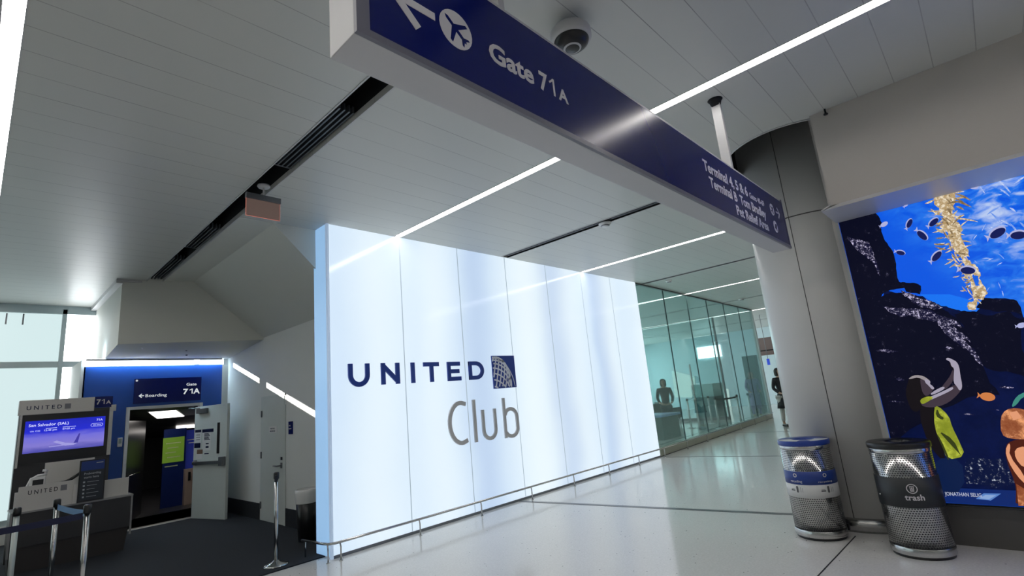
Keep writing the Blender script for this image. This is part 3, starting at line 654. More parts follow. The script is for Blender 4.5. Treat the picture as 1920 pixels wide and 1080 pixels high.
# ================================================================ WASTE BINS
def bin_(name, label, cx, cy, rz, recycle):
    t_ = thing(name, label, 'bin', (cx, cy, 0), rz)
    r = 0.213
    MB().lathe([(0, 0.0), (r - 0.012, 0.0), (r - 0.012, 0.025), (0, 0.025)], n=48).build('foot_ring', BLACK, t_, world=False)
    MB().lathe([(r - 0.002, 0.022), (r, 0.025), (r, 0.075), (r - 0.002, 0.078)], n=48).lathe([(r - 0.002, 0.78), (r, 0.783), (r, 0.81), (r - 0.002, 0.813)], n=48).build('plain_hoop', STEEL, t_, world=False)
    MB().lathe([(0, 0.025), (r - 0.003, 0.025), (r - 0.003, 0.815), (0, 0.815)], n=64).build('perforated_body', PERF, t_, world=False)
    if recycle:
        MB().lathe([(r - 0.002, 0.475), (r + 0.002, 0.476), (r + 0.002, 0.589), (r - 0.002, 0.59)], n=64).build('blue_band', mat('recycle_blue', (0.012, 0.045, 0.26), 0.35), t_, world=False)
        MB().lathe([(r - 0.002, 0.362), (r + 0.002, 0.363), (r + 0.002, 0.474), (r - 0.002, 0.475)], n=64).build('white_band', WHITEP, t_, world=False)
        lm = mat('recycle_lid_blue', (0.015, 0.05, 0.30), 0.3)
    else:
        MB().lathe([(r - 0.002, 0.375), (r + 0.002, 0.376), (r + 0.002, 0.596), (r - 0.002, 0.597)], n=64).build('black_band', mat('band_black', (0.022, 0.025, 0.028), 0.4), t_, world=False)
        lm = BLACK
    ld = MB().lathe([(r + 0.004, 0.813), (r + 0.007, 0.817), (r + 0.007, 0.847), (r + 0.001, 0.857), (0.095, 0.857), (0.088, 0.85), (0.085, 0.825), (0, 0.825)], n=64).build('lid', lm, t_, world=False)
    MB().lathe([(0, 0.8255), (0.084, 0.8255)], n=40).build('opening', BLACKM, ld, world=False)
    def curved(mesh_fn, mtl, nm, zc):
        b = MB(); mesh_fn(b)
        for v in b.bm.verts:      # wrap x -> angle around the -Y..: local facing direction is -X
            a = math.pi + v.co.x / r; rr = r + 0.0025 + v.co.y * -1
            v.co = Vector((rr * math.cos(a), rr * math.sin(a), v.co.z))
        b.build(nm, mtl, t_, world=False)
    if recycle:
        def a1(b):
            for x_ in (-0.13, 0.12):
                b.stroke(Vector((x_, 0, 0.556)), X3, Z3, arc(0, 0, 0.014, 0.014, 80, 190, 5), 0.007, 0.001, WN); b.stroke(Vector((x_, 0, 0.556)), X3, Z3, arc(0, 0, 0.014, 0.014, 200, 310, 5), 0.007, 0.001, WN); b.stroke(Vector((x_, 0, 0.556)), X3, Z3, arc(0, 0, 0.014, 0.014, 320, 430, 5), 0.007, 0.001, WN)
            b.text('recycling', Vector((-0.13, 0, 0.495)), X3, Z3, 0.021, 0.11, 0.0008, 'CENTER', 0.01)
            b.text('recycling', Vector((0.12, 0, 0.495)), X3, Z3, 0.014, 0.13, 0.0008, 'CENTER', 0.0)
        curved(a1, LETW, 'lettering', 0)
        def a2(b):
            for x_ in (-0.13, 0.13):
                b.prism([(x_ + 0.010 * math.cos(R(k * 30)), 0, 0.452 + 0.012 * math.sin(R(k * 30)) - (0.035 if k > 6 else 0)) for k in range(12)], (0, -0.0008, 0))
                b.box(x_ - 0.065, x_ - 0.025, -0.0008, 0, 0.418, 0.428); b.box(x_ - 0.062, x_ - 0.03, -0.0008, 0, 0.432, 0.436)
                b.box(x_ + 0.028, x_ + 0.030, -0.0008, 0, 0.41, 0.455); b.box(x_ + 0.045, x_ + 0.047, -0.0008, 0, 0.41, 0.45)
        curved(a2, mat('icon_grey', (0.09, 0.09, 0.1), 0.4), 'pictogram', 0)
        tri2 = MB()
        for a0_, a1_g in ((95, 165), (197, 262)):
            for k in range(10):
                u0, u1 = R(a0_ + (a1_g - a0_) * k / 10), R(a0_ + (a1_g - a0_) * (k + 1) / 10)
                tri2.prism([(rr_ * math.cos(u_), rr_ * math.sin(u_), 0.8575) for rr_, u_ in ((0.10, u0), (r * 0.98, u0), (r * 0.98, u1), (0.10, u1))], (0, 0, 0.001))
        tri2.build('lid_graphic', WHITEP, ld, world=False)
    else:
        def a1(b):
            b.text('trash', Vector((0.025, 0, 0.435)), X3, Z3, 0.042, 0.125, 0.0008, 'CENTER', 0.02)
            b.stroke(Vector((0.02, 0, 0.520)), X3, Z3, arc(0, 0, 0.033, 0.033, 0, 360, 24), 0.006, 0.0008, WN)
            b.stroke(Vector((0.02, 0, 0.520)), X3, Z3, [(-0.011, 0.012), (-0.009, -0.017), (0.009, -0.017), (0.011, 0.012)], 0.005, 0.0008, WN)
            b.box(0.005, 0.035, -0.0008, 0, 0.534, 0.539); b.box(0.016, 0.024, -0.0008, 0, 0.508, 0.530)
        curved(a1, LETW, 'lettering', 0)
        MB().box(-0.03, 0.0, 0, 0, 0, 0).bm.free()
        MB().tube([(-0.10 - 0.0, 0.188, 0.455), (-0.10, 0.20, 0.455)], 0.008, 8).build('latch', STEEL, t_, world=False)
    return t_
bin_('recycling_bin', 'round perforated steel bin with blue lid and blue and white recycling band', 5.53, 1.52, R(15.4), True)
bin_('trash_bin', 'round perforated steel bin with black lid and black band reading trash', 5.33, 0.757, R(8.1), False)

# ================================================================ AQUARIUM PICTURE (back-lit print on the right wall)
XP = 5.60
pt = thing('picture_lightbox', 'huge back-lit aquarium photograph print of a woman among fish and kelp on the right wall', 'picture', (XP, -0.8, 0.33))
MB().box(XP + 0.004, PW, -2.6, 0.84, 0.33, 2.885).build('cabinet', BLACK, pt)
MB().box(XP - 0.02, PW, 0.84, 0.865, 0.33, 2.845).build('frame', mat('frame_grey', (0.42, 0.43, 0.41), 0.45), pt)
MB().box(XP - 0.012, XP + 0.004, -2.6, 0.84, 0.318, 0.33).box(XP - 0.012, XP + 0.004, -2.6, 0.84, 2.872, 2.884).build('border', BLACKM, pt)
P1 = lambda q_: (1560 + q_[0] / 3.178, 300 + q_[1] / 3.178)
P2 = lambda q_: (1640 + q_[0] / 3.375, 640 + q_[1] / 3.375)
art = MB(); AM = []
def layer(m_):
    if m_ not in AM: AM.append(m_)
    art.mi = AM.index(m_)
LN = [0]
JR = random.Random(11)
def jag(pts, amp, lv=3):
    for l_ in range(lv):
        out = []
        for i, p in enumerate(pts):
            q_ = pts[(i + 1) % len(pts)]; dx_, dy_ = q_[0] - p[0], q_[1] - p[1]; o_ = JR.uniform(-amp, amp)
            out += [p, ((p[0] + q_[0]) / 2 - dy_ * o_, (p[1] + q_[1]) / 2 + dx_ * o_)]
        pts = out
    return pts
def poly(pts, m_, conv=None, up=1, rough=None):
    if rough is None: rough = (0.24 if m_.name == 'print_kelp' else 0.10) if (m_.name.startswith('print_rock') or m_.name in ('print_kelp', 'print_pebbles')) and (len(pts) > 4 and len(pts) != 8 or (m_.name == 'print_kelp' and up < 11)) else 0
    layer(m_); LN[0] += 1
    d = 0.0003 * (LN[0] % 2) + 0.0006 * up
    v = []
    if rough: pts = jag(pts, rough)
    elif len(pts) >= 5 and conv is not None and m_ not in (NAVB, PALE, GLOW):
        for _ in range(1):
            pts = [q for i, p in enumerate(pts) for q in ((p[0] * .75 + pts[(i + 1) % len(pts)][0] * .25, p[1] * .75 + pts[(i + 1) % len(pts)][1] * .25), (p[0] * .25 + pts[(i + 1) % len(pts)][0] * .75, p[1] * .25 + pts[(i + 1) % len(pts)][1] * .75))]
    for p in pts:
        if conv: p = conv(p)
        q_ = on(p[0], p[1], 0, XP); y_ = min(q_.y, 0.838); z_ = max(q_.z, 0.332); v.append(Vector((XP - d, y_, z_)))
    vs = [art.bm.verts.new(p) for p in v]
    f = art.bm.faces.new(vs); f.material_index = art.mi
    return f
WAT = water_mat(); ROCK = rock_mat('print_rock_dark', (0.002, 0.0025, 0.012), (0.16, 0.15, 0.26), 0.66, 24, soft=0.07)
ROCK2 = rock_mat('print_rock_speckled', (0.006, 0.006, 0.03), (0.62, 0.57, 0.80), 0.555, 48, soft=0.05)
ROCKB = rock_mat('print_rock_blue', (0.001, 0.004, 0.035), (0.008, 0.02, 0.16), 0.62, 2.2)
PEB = rock_mat('print_pebbles', (0.002, 0.006, 0.04), (0.6, 0.65, 0.75), 0.60, 30, soft=0.05)
KELP = rock_mat('print_kelp', (0.42, 0.28, 0.12), (0.85, 0.74, 0.56), 0.5, 34, soft=0.1)
KELPB = rock_mat('print_kelp_pale', (0.12, 0.28, 0.80), (0.60, 0.68, 0.92), 0.5, 10)
E_ = lambda n_, c_: emis('print_' + n_, c_, 1.0)
NAVB = E_('deep_blue', (0.004, 0.02, 0.14)); NAVK = E_('black_blue', (0.001, 0.002, 0.010)); YEL = rock_mat('print_shirt', (0.20, 0.24, 0.015), (0.50, 0.55, 0.06), 0.5, 8)
SHY = E_('shirt_fold', (0.035, 0.045, 0.008)); SKL = E_('arm_pale', (0.36, 0.33, 0.42)); SKD = E_('arm_shadow', (0.05, 0.035, 0.05)); HRD = E_('hair_dark', (0.006, 0.004, 0.006)); HRL = E_('hair_light', (0.30, 0.27, 0.28))
ORG = rock_mat('print_girl', (0.20, 0.04, 0.012), (0.85, 0.36, 0.16), 0.48, 7); ORL = E_('girl_light', (0.75, 0.32, 0.17)); ORD = E_('girl_dark', (0.07, 0.012, 0.006))
FSD = E_('fish_dark', (0.006, 0.010, 0.09)); FSL = E_('fish_pale', (0.42, 0.44, 0.72)); TEAL = E_('teal', (0.05, 0.25, 0.20)); JEAN = E_('jeans', (0.003, 0.012, 0.06)); GOLD = E_('fish_orange', (0.6, 0.2, 0.06)); PALE = E_('pale_card', (0.10, 0.22, 0.55)); GLOW = E_('lagoon', (0.008, 0.17, 0.88))
layer(WAT)
vs = [art.bm.verts.new(p) for p in ((XP, 0.84, 0.33), (XP, -2.6, 0.33), (XP, -2.6, 2.872), (XP, 0.84, 2.872))]; art.bm.faces.new(vs).material_index = art.mi
art.hexa([(XP + .0005, 0.84, 0.33), (XP + .0005, -2.6, 0.33), (XP + .0005, -2.6, 2.872), (XP + .0005, 0.84, 2.872)], [(XP + 0.003, 0.84, 0.33), (XP + 0.003, -2.6, 0.33), (XP + 0.003, -2.6, 2.872), (XP + 0.003, 0.84, 2.872)])
# lagoon glow and the deep lower half
poly([(-400, 280), (120, 290), (330, 900), (420, 2300), (-400, 2300)], ROCK, P1, 2, 0)
poly([(520, 800), (700, 800), (850, 840), (1000, 830), (1100, 980), (700, 900)], GLOW, P1, 1)
poly([(310, 780), (400, 790), (540, 810), (650, 870), (770, 900), (860, 905), (960, 825), (1100, 840), (1120, 880), (1144, 940), (1400, 1100), (1700, 1400), (1700, 2200), (300, 2200), (200, 1100)], ROCKB, P1, 2)
poly([(-60, 300), (250, 290), (262, 320), (296, 372), (300, 440), (345, 520), (400, 725), (440, 760), (300, 800), (200, 1500), (400, 2100), (100, 2100), (40, 340)], ROCK, P1, 3)
poly([(300, 810), (410, 790), (540, 820), (640, 880), (740, 940), (800, 1010), (830, 1080), (1000, 1400), (300, 1700), (220, 1000)], ROCK, P1, 4)
poly([(410, 730), (500, 735), (530, 750), (525, 800), (440, 785)], ROCK, P1, 5)
poly([(730, 920), (780, 900), (1060, 900), (1100, 940), (1144, 950), (1160, 1300), (850, 1200)], ROCK, P1, 5)
poly([(860, 880), (900, 820), (960, 825), (1100, 838), (1135, 930), (1000, 905)], ROCK, P1, 6)
poly([(90, 455), (220, 490), (265, 600), (290, 700), (250, 620), (180, 560), (120, 500)], ROCK2, P1, 6)
poly([(400, 770), (440, 790), (560, 830), (660, 880), (600, 890), (480, 850), (420, 800)], ROCK2, P1, 6)
poly([(300, 870), (420, 880), (600, 900), (720, 950), (780, 1000), (640, 960), (400, 930)], ROCK2, P1, 7)
poly([(610, 940), (720, 990), (790, 1040), (830, 1090), (760, 1060), (640, 990)], ROCK2, P1, 8)
poly([(640, 980), (700, 1010), (800, 1080), (880, 1180), (900, 1230), (780, 1120), (680, 1040)], ROCK2, P1, 7)
poly([(580, 740), (700, 745), (860, 760), (900, 900), (760, 930), (580, 905)], PEB, P2, 7)
poly([(860, 760), (1200, 800), (1200, 960), (880, 930)], PEB, P2, 7)
poly([(430, 925), (1300, 960), (1300, 1100), (300, 1100)], NAVB, P2, 8)
for x0, y0, w_, h_ in ((0, 60, 150, 24), (130, 240, 60, 22), (80, 380, 110, 10), (440, 40, 60, 20), (560, 460, 70, 12), (780, 290, 110, 16), (730, 432, 60, 6)):
    poly([(x0, y0), (x0 + w_ * .4, y0 - h_ * .5), (x0 + w_, y0 + 4), (x0 + w_ * .6, y0 + h_ * .5)], ROCK2, P2, 9)
# kelp column, made of a stalk and many blades
poly([(600, 190), (745, 150), (740, 230), (725, 330), (780, 420), (800, 520), (820, 580), (760, 570), (700, 480), (640, 400), (645, 300), (610, 240)], KELP, P1, 9)
poly([(760, 560), (800, 590), (870, 640), (885, 680), (850, 690), (790, 620)], KELP, P1, 10)
poly([(790, 610), (806, 610), (852, 890), (838, 890)], KELP, P1, 10); poly([(868, 670), (884, 670), (915, 800), (900, 800)], KELP, P1, 10)
poly([(845, 770), (900, 755), (930, 790), (905, 830), (860, 820)], KELP, P1, 10); poly([(810, 850), (850, 840), (862, 890), (812, 890)], KELP, P1, 10)
rnd = random.Random(3)
def blade(cx, cy, L, a, w_, m_, up, conv=P1):
    pts = []; ca, sa = math.cos(a), math.sin(a)
    for t in (0, .25, .5, .75, 1): pts.append((L * t, -w_ * math.sin(math.pi * t) + 0.12 * L * t * t))
    for t in (.75, .5, .25): pts.append((L * t, w_ * 0.5 * math.sin(math.pi * t) + 0.12 * L * t * t))
    poly([(cx + x_ * ca - y_ * sa, cy + x_ * sa + y_ * ca) for x_, y_ in pts], m_, conv, up)
KELPD = rock_mat('print_kelpd', (0.16, 0.10, 0.04), (0.55, 0.42, 0.25), 0.5, 30)
for k in range(120):
    t = (k % 60) / 59; cy = 190 + t * 640; cx = 665 + 90 * t + 110 * max(0, t - 0.5) * 1.6 + rnd.uniform(-60, 60) * (1.1 - 0.8 * t)
    s_ = rnd.choice((-1, 1)); a = (0 if s_ > 0 else math.pi) + rnd.uniform(-1.1, 0.9) * s_
    blade(cx, cy, rnd.uniform(40, 120) * (1.15 - 0.6 * t), a, rnd.uniform(6, 10) * (1.1 - 0.5 * t), rnd.choice((KELP, KELP, KELPD)), 11 + k % 5)
blade(720, 350, 160, 0.02, 7, KELP, 16)
for k in range(26):
    blade(rnd.uniform(840, 1300), rnd.uniform(60, 420), rnd.uniform(50, 120), rnd.uniform(-0.8, 0.8), 8, KELPB, 4 + k % 5)
for k in range(16):
    blade(rnd.uniform(830, 1250), rnd.uniform(420, 800), rnd.uniform(20, 60), rnd.uniform(-1.2, 1.2), 4, KELPB, 4 + k % 5)
# fish
def fish(cx, cy, L, a, dark=True, conv=P1, m_=None):
    ca, sa = math.cos(a), math.sin(a)
    def tr(pts): return [(cx + x_ * ca - y_ * sa, cy + x_ * sa + y_ * ca) for x_, y_ in pts]
    body = [(L * .5 * math.cos(R(k * 30)), L * .27 * math.sin(R(k * 30))) for k in range(12)]
    poly(tr(body), m_ or FSL, conv, 17)
    poly(tr([(-L * .42, 0), (-L * .68, -L * .2), (-L * .62, 0), (-L * .68, L * .2)]), m_ or FSL, conv, 17)
    if dark: poly(tr([(x_ * .9, y_ * .8 + L * .05) for x_, y_ in body]), FSD, conv, 18)
for f in ((460, 378, 66, -1.1), (605, 370, 76, -0.7), (540, 448, 84, 0.7), (410, 552, 60, 0.2), (622, 572, 86, -0.8), (985, 432, 116, -0.5), (1110, 445, 110, -0.1), (810, 655, 100, 0.05)): fish(*f)
for f in ((312, 384, 50, -0.5), (445, 262, 44, -0.9), (1130, 985, 60, -0.2), (845, 160, 60, 0.0)): fish(*f, dark=False)
fish(715, 350, 100, 0.15, False, P2, GOLD)
# the woman, arms raised
P3 = lambda q_: (1420 + q_[0] / 3, 460 + q_[1] / 3)
poly([(848, 765), (858, 740), (890, 726), (935, 735), (960, 760), (970, 800), (965, 850), (930, 880), (905, 940), (870, 930), (850, 890), (832, 830)], HRD, P3, 10)
poly([(915, 745), (955, 752), (974, 764), (970, 780), (986, 790), (1000, 806), (986, 815), (978, 832), (950, 850), (930, 830), (920, 790)], SKD, P3, 11)
poly([(850, 752), (865, 738), (895, 728), (935, 735), (958, 750), (975, 765), (968, 776), (945, 762), (905, 742), (870, 750)], HRL, P3, 14)
poly([(940, 752), (958, 755), (975, 765), (971, 780), (986, 790), (998, 806), (984, 812), (965, 790), (945, 772)], SKL, P3, 15)
poly([(1035, 800), (1062, 765), (1085, 735), (1098, 700), (1108, 700), (1104, 760), (1070, 802), (1050, 812)], SKD, P3, 12)
poly([(972, 836), (1000, 815), (1040, 795), (1056, 797), (1048, 812), (985, 842)], SKL, P3, 15)
poly([(925, 865), (980, 850), (1060, 815), (1112, 780), (1140, 800), (1148, 812), (1122, 845), (1080, 882), (1020, 908), (960, 912), (920, 900)], SKD, P3, 13)
poly([(1060, 638), (1072, 631), (1095, 640), (1122, 655), (1136, 682), (1142, 730), (1153, 785), (1149, 812), (1136, 816), (1124, 795), (1104, 772), (1106, 725), (1108, 692), (1090, 678), (1086, 655), (1066, 645)], SKL, P3, 16)
poly([(1084, 655), (1092, 678), (1108, 690), (1104, 700), (1088, 690), (1080, 668)], HRD, P3, 15)
poly([(938, 866), (985, 846), (1050, 818), (1095, 795), (1106, 805), (1080, 822), (1020, 850), (970, 872)], SKL, P3, 16)
poly([(916, 868), (945, 852), (975, 848), (992, 858), (965, 876), (935, 892), (920, 888)], YEL, P3, 17)
poly([(280, 385), (360, 400), (390, 430), (380, 560), (460, 740), (400, 740), (300, 560)], HRD, P2, 11)
poly([(375, 420), (400, 406), (470, 470), (490, 540), (530, 620), (576, 725), (460, 750), (420, 640), (380, 550)], YEL, P2, 16)
poly([(400, 560), (500, 620), (545, 720), (555, 730), (470, 640)], SHY, P2, 18)
poly([(385, 570), (420, 620), (475, 745), (462, 748), (425, 660)], SHY, P2, 18)
poly([(395, 420), (415, 470), (440, 480), (430, 500), (385, 470)], SHY, P2, 18)
poly([(380, 740), (550, 735), (575, 940), (400, 990), (380, 860)], JEAN, P2, 12)
# girl at the right edge
poly([(795, 480), (830, 430), (900, 420), (980, 440), (1020, 520), (1000, 620), (860, 618), (800, 590)], ORG, P2, 12)
poly([(840, 640), (900, 620), (1000, 620), (1060, 760), (1050, 1040), (890, 1040), (895, 960), (890, 900), (830, 740), (826, 680)], ORD, P2, 12)
poly([(826, 690), (848, 640), (860, 660), (850, 720), (950, 850), (960, 910), (900, 850), (845, 760)], ORL, P2, 14)
poly([(885, 680), (950, 660), (1010, 700), (1000, 790), (940, 800), (890, 740)], ORL, P2, 13)
poly([(895, 900), (960, 940), (1000, 1040), (910, 1040)], ORG, P2, 14)
poly([(850, 450), (900, 440), (930, 480), (880, 500)], ORL, P2, 15)
poly([(865, 420), (880, 370), (920, 330), (1000, 310), (1000, 335), (930, 355), (900, 400)], TEAL, P2, 11)
poly([(640, 995), (690, 960), (800, 962), (735, 1006)], PALE, P2, 16)
poly([(660, 992), (700, 970), (770, 972), (725, 998)], E_('pale_card_light', (0.25, 0.38, 0.65)), P2, 18)
po = art.build('print', AM, pt, normals=False)
b = MB(); q0 = on(1772, 927, 0, XP); q1 = on(1840, 927, 0, XP)
b.text('JONATHAN SELIG', Vector((XP - 0.012, q0.y, q0.z - 0.005)), -Y3, Z3, 0.028, (q0 - q1).length, 0.001, 'LEFT', 0.01)
b.build('caption', emis('caption_white', (0.45, 0.48, 0.6), 1.0), pt, normals=False)

# ================================================================ GATE AREA
# open door leaf
hx, hy = 2.74, YB - 0.06; ang = math.atan2(9.20 - hy, 3.05 - hx)
lf = thing('door', 'open pale grey gate door leaf with papers taped on it and a push bar', 'door', (hx, hy, 0.015), ang)
Lw = 0.90
MB().box(0, Lw, -0.022, 0.022, 0.0, 1.82).build('leaf', DOORM, lf, world=False, bevel=0.003)
# the face toward the viewer is local -Y
MB().box(0.05, Lw - 0.01, -0.075, -0.045, 0.86, 0.91).box(0.05, 0.11, -0.05, -0.022, 0.85, 0.93).box(Lw - 0.11, Lw - 0.02, -0.09, -0.022, 0.83, 0.97).build('push_bar', STEELD, lf, world=False, bevel=0.004)
MB().box(0.64, 0.71, -0.024, -0.021, 1.02, 1.52).build('vision_panel', BLACK, lf, world=False)
MB().box(0.12, 0.38, -0.075, -0.022, 1.70, 1.78).tube([(0.2, -0.06, 1.785), (0.05, -0.16, 1.80), (-0.05, -0.02, 1.83)], 0.008, 6).build('door_closer', STEELD, lf, world=False)
MB().box(0.05, 0.85, -0.0235, -0.022, 0.02, 0.25).build('kick_plate', DOORM, lf, world=False)
pm = MB(); pm.box(0.03, 0.20, -0.0232, -0.0222, 1.13, 1.40); pm.box(0.24, 0.47, -0.0232, -0.0222, 1.08, 1.42); pm.box(0.08, 0.24, -0.0232, -0.0222, 0.94, 1.10); pm.build('paper_notice', WHITEP, lf, world=False)
pm = MB(); pm.box(0.03, 0.20, -0.0242, -0.0232, 1.385, 1.43); pm.box(0.23, 0.54, -0.0242, -0.0232, 1.375, 1.43); pm.box(0.02, 0.19, -0.0242, -0.0232, 1.13, 1.21)
for z_ in (1.34, 1.30, 1.26): pm.box(0.06, 0.17, -0.0242, -0.0232, z_, z_ + 0.008)
for z_ in (1.35, 1.33, 1.31, 1.29, 1.27, 1.25): pm.box(0.29, 0.29 + 0.14 + 0.02 * (int(z_ * 100) % 3 - 1), -0.0242, -0.0232, z_, z_ + 0.012)
pm.box(0.34, 0.42, -0.0242, -0.0232, 1.18, 1.20); pm.box(0.34, 0.42, -0.0242, -0.0232, 1.12, 1.15); pm.box(0.31, 0.43, -0.0242, -0.0232, 1.02, 1.035)
pm.build('notice_print', NAVYD, lf, world=False)
MB().box(0.10, 0.26, -0.0245, -0.0232, 1.03, 1.10).build('photo_notice', mat('brown_photo', (0.2, 0.12, 0.08), 0.5), lf, world=False)

# gate sign on the blue wall
gs = thing('gate_sign', 'navy wall sign reading Gate 71A and Boarding above the gate doorway', 'sign', (2.3, YB - 0.02, 1.98))
gx0, gx1 = 1.835, 2.81
gsp = MB().box(gx0, gx1, YB - 0.025, YB, 1.955, 2.36).build('panel', NAVY, gs)
b = MB(); gp = Vector((0, YB - 0.026, 0))
b.text('Boarding', gp + X3 * 1.995 + Z3 * 2.055, X3, Z3, 0.048, 0.30, 0.002, 'LEFT', 0.008)
b.text('Gate', gp + X3 * 2.58 + Z3 * 2.215, X3, Z3, 0.045, 0.155, 0.002, 'LEFT', 0.02)
b.text('7', gp + X3 * 2.535 + Z3 * 2.075, X3, Z3, 0.085, 0.075, 0.002, 'LEFT', 0.035); one(b, gp + X3 * 2.63 + Z3 * 2.075, X3, Z3, 0.085, 0.05); b.text('A', gp + X3 * 2.69 + Z3 * 2.075, X3, Z3, 0.085, 0.10, 0.002, 'LEFT', 0.035)
b.build('lettering', emis('sign_white_lit', (0.8, 0.85, 0.9), 0.75), gsp, normals=False)
b = MB(); b.stroke(gp, X3, Z3, [(1.945, 2.11), (1.91, 2.08), (1.945, 2.05)], 0.014, 0.002, WN); b.stroke(gp, X3, Z3, [(1.915, 2.08), (1.975, 2.08)], 0.014, 0.002, WN)
disc(b, 1.865, 2.33, 0.016, YB - 0.026, 12)
b.build('arrow', MATS['sign_white_lit'], gsp)
rd = thing('card_reader', 'small pale card reader on the blue wall left of the gate doorway', 'card reader', (1.70, YB - 0.03, 1.3))
MB().box(1.665, 1.725, YB - 0.035, YB, 1.30, 1.44).build('case', WHITEP, rd, bevel=0.006)
MB().box(1.675, 1.715, YB - 0.037, YB - 0.035, 1.35, 1.425).build('pad', mat('reader_pad', (0.3, 0.36, 0.36), 0.3), rd)

# small fittings under the soffit
for px, py, lb in ((268, 655, 'small white round fitting under the left of the gate soffit'), (350, 662, 'small dark fitting under the middle of the gate soffit'), (365, 650, 'small dark fitting under the right of the gate soffit')):
    p = on(px, py, 2, 2.74); zt_ = 2.79 - (p.y - 9.3) / 1.12 * 0.11
    if not 9.35 < p.y < 10.4: p.y = 9.6; zt_ = 2.76
    t_ = thing('soffit_fitting', lb, 'fitting', (p.x, p.y, zt_))
    MB().lathe([(0, -0.03), (0.014, -0.03), (0.018, -0.012), (0.03, -0.008), (0.03, 0.004), (0, 0.004)], n=16).build('body', WHITEP if 'white' in lb else BLACK, t_, world=False)

gl_ = thing('cove_light', 'bright white light line running along the top of the blue gate wall', 'light', (2.2, YB - 0.05, 2.66))
MB().box(1.2, 3.12, YB - 0.045, YB - 0.02, 2.664, 2.678).build('diffuser', emis('cove_led', (0.62, 0.84, 1.0), 110), gl_)
MB().box(1.19, 3.13, YB - 0.05, YB - 0.045, 2.66, 2.69).build('housing', SIGNW, gl_)
# vestibule behind the doorway
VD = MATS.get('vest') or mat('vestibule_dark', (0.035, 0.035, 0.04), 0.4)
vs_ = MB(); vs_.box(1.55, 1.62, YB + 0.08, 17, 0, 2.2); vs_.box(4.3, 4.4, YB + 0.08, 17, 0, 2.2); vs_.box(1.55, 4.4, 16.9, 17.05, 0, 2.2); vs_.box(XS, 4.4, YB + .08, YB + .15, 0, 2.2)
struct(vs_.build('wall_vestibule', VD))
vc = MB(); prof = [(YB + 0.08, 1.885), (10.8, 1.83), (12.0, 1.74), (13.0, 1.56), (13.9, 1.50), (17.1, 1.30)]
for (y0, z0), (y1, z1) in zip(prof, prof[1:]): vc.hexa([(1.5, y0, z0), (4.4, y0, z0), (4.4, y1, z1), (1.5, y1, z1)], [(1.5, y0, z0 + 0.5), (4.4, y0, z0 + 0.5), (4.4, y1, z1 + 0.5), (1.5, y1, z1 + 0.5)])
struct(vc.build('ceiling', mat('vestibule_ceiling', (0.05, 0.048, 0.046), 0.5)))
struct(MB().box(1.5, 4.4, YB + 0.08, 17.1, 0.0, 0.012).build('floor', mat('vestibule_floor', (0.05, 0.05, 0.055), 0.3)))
vl = thing('vestibule_light', 'bright rectangular ceiling light just inside the gate doorway', 'light', (2.35, 11.8, 1.96))
MB().prism([(2.15, 10.8, 1.812), (2.55, 10.8, 1.812), (2.98, 12.0, 1.722), (2.53, 12.0, 1.722)], (0, 0, 0.012)).build('diffuser', emis('vest_led', (1, 0.93, 0.88), 4.0), vl)
MB().prism([(2.12, 10.77, 1.822), (2.58, 10.77, 1.822), (3.01, 12.03, 1.732), (2.50, 12.03, 1.732)], (0, 0, 0.01)).build('trim', ALU, vl)
vl2 = thing('vestibule_light', 'smaller ceiling light deeper inside the gate doorway', 'light', (3.4, 13.4, 1.5))
MB().prism([(3.09, 13.0, 1.540), (3.55, 13.0, 1.535), (3.75, 13.8, 1.487), (3.28, 13.8, 1.49)], (0, 0, 0.01)).build('diffuser', MATS['vest_led'], vl2)
# folded-back dark jet bridge door on the left
dd = thing('inner_door', 'black inner door folded back on the left inside the gate doorway', 'door', (1.95, 10.6, 0.012))
MB().hexa([(1.72, 10.5, 0.02), (2.34, 12.1, 0.02), (2.37, 12.08, 0.02), (1.76, 10.48, 0.02)], [(1.72, 10.5, 1.70), (2.34, 12.1, 1.70), (2.37, 12.08, 1.70), (1.76, 10.48, 1.70)]).build('leaf', BLACK, dd)
MB().tube([(1.90, 10.72, 0.80), (2.20, 11.50, 0.80)], 0.012, 8).build('bar', STEEL, dd)
# blue advert panels and cabinet at the turn of the bridge
YV = 12.3
ad = thing('advert_panel', 'tall blue advert board with a lime green poster inside the gate doorway', 'poster', (2.85, YV, 0.012))
a0 = on(303, 900, 1, YV).x; a1_ = on(346, 900, 1, YV).x
MB().box(a0, a1_, YV, YV + 0.04, 0.012, 1.50).build('board', mat('board_navy', (0.005, 0.02, 0.13), 0.35), ad)
g0, g1 = on(306, 822, 1, YV), on(344, 864, 1, YV)
MB().box(g0.x, g1.x, YV - 0.008, YV, g1.z, g0.z).build('green_poster', mat('lime', (0.12, 0.22, 0.02), 0.5, emit=(0.16, 0.30, 0.03), es=0.35), ad)
b = MB()
for k in range(4): b.box(g0.x + 0.05 + 0.03 * (k % 2), g1.x - 0.06 - 0.04 * (k % 3), YV - 0.010, YV - 0.008, g0.z - 0.12 - 0.09 * k, g0.z - 0.10 - 0.09 * k)
for k in range(1): b.box(g0.x + 0.05, g1.x - 0.1, YV - 0.004, YV, g1.z - 0.08, g1.z - 0.06)
b.build('poster_text', mat('lime_text', (0.5, 0.6, 0.3), 0.5), ad)
ad2 = thing('advert_panel', 'narrow violet blue advert board right of the green poster inside the doorway', 'poster', (3.2, YV + 0.1, 0.6))
p0, p1 = on(347, 838, 1, YV + 0.1), on(372, 882, 1, YV + 0.1)
MB().box(p0.x, p1.x, YV + 0.1, YV + 0.14, 0.62, 1.45).build('board', mat('violet_blue', (0.02, 0.04, 0.28), 0.4, emit=(0.02, 0.03, 0.2), es=0.3), ad2)
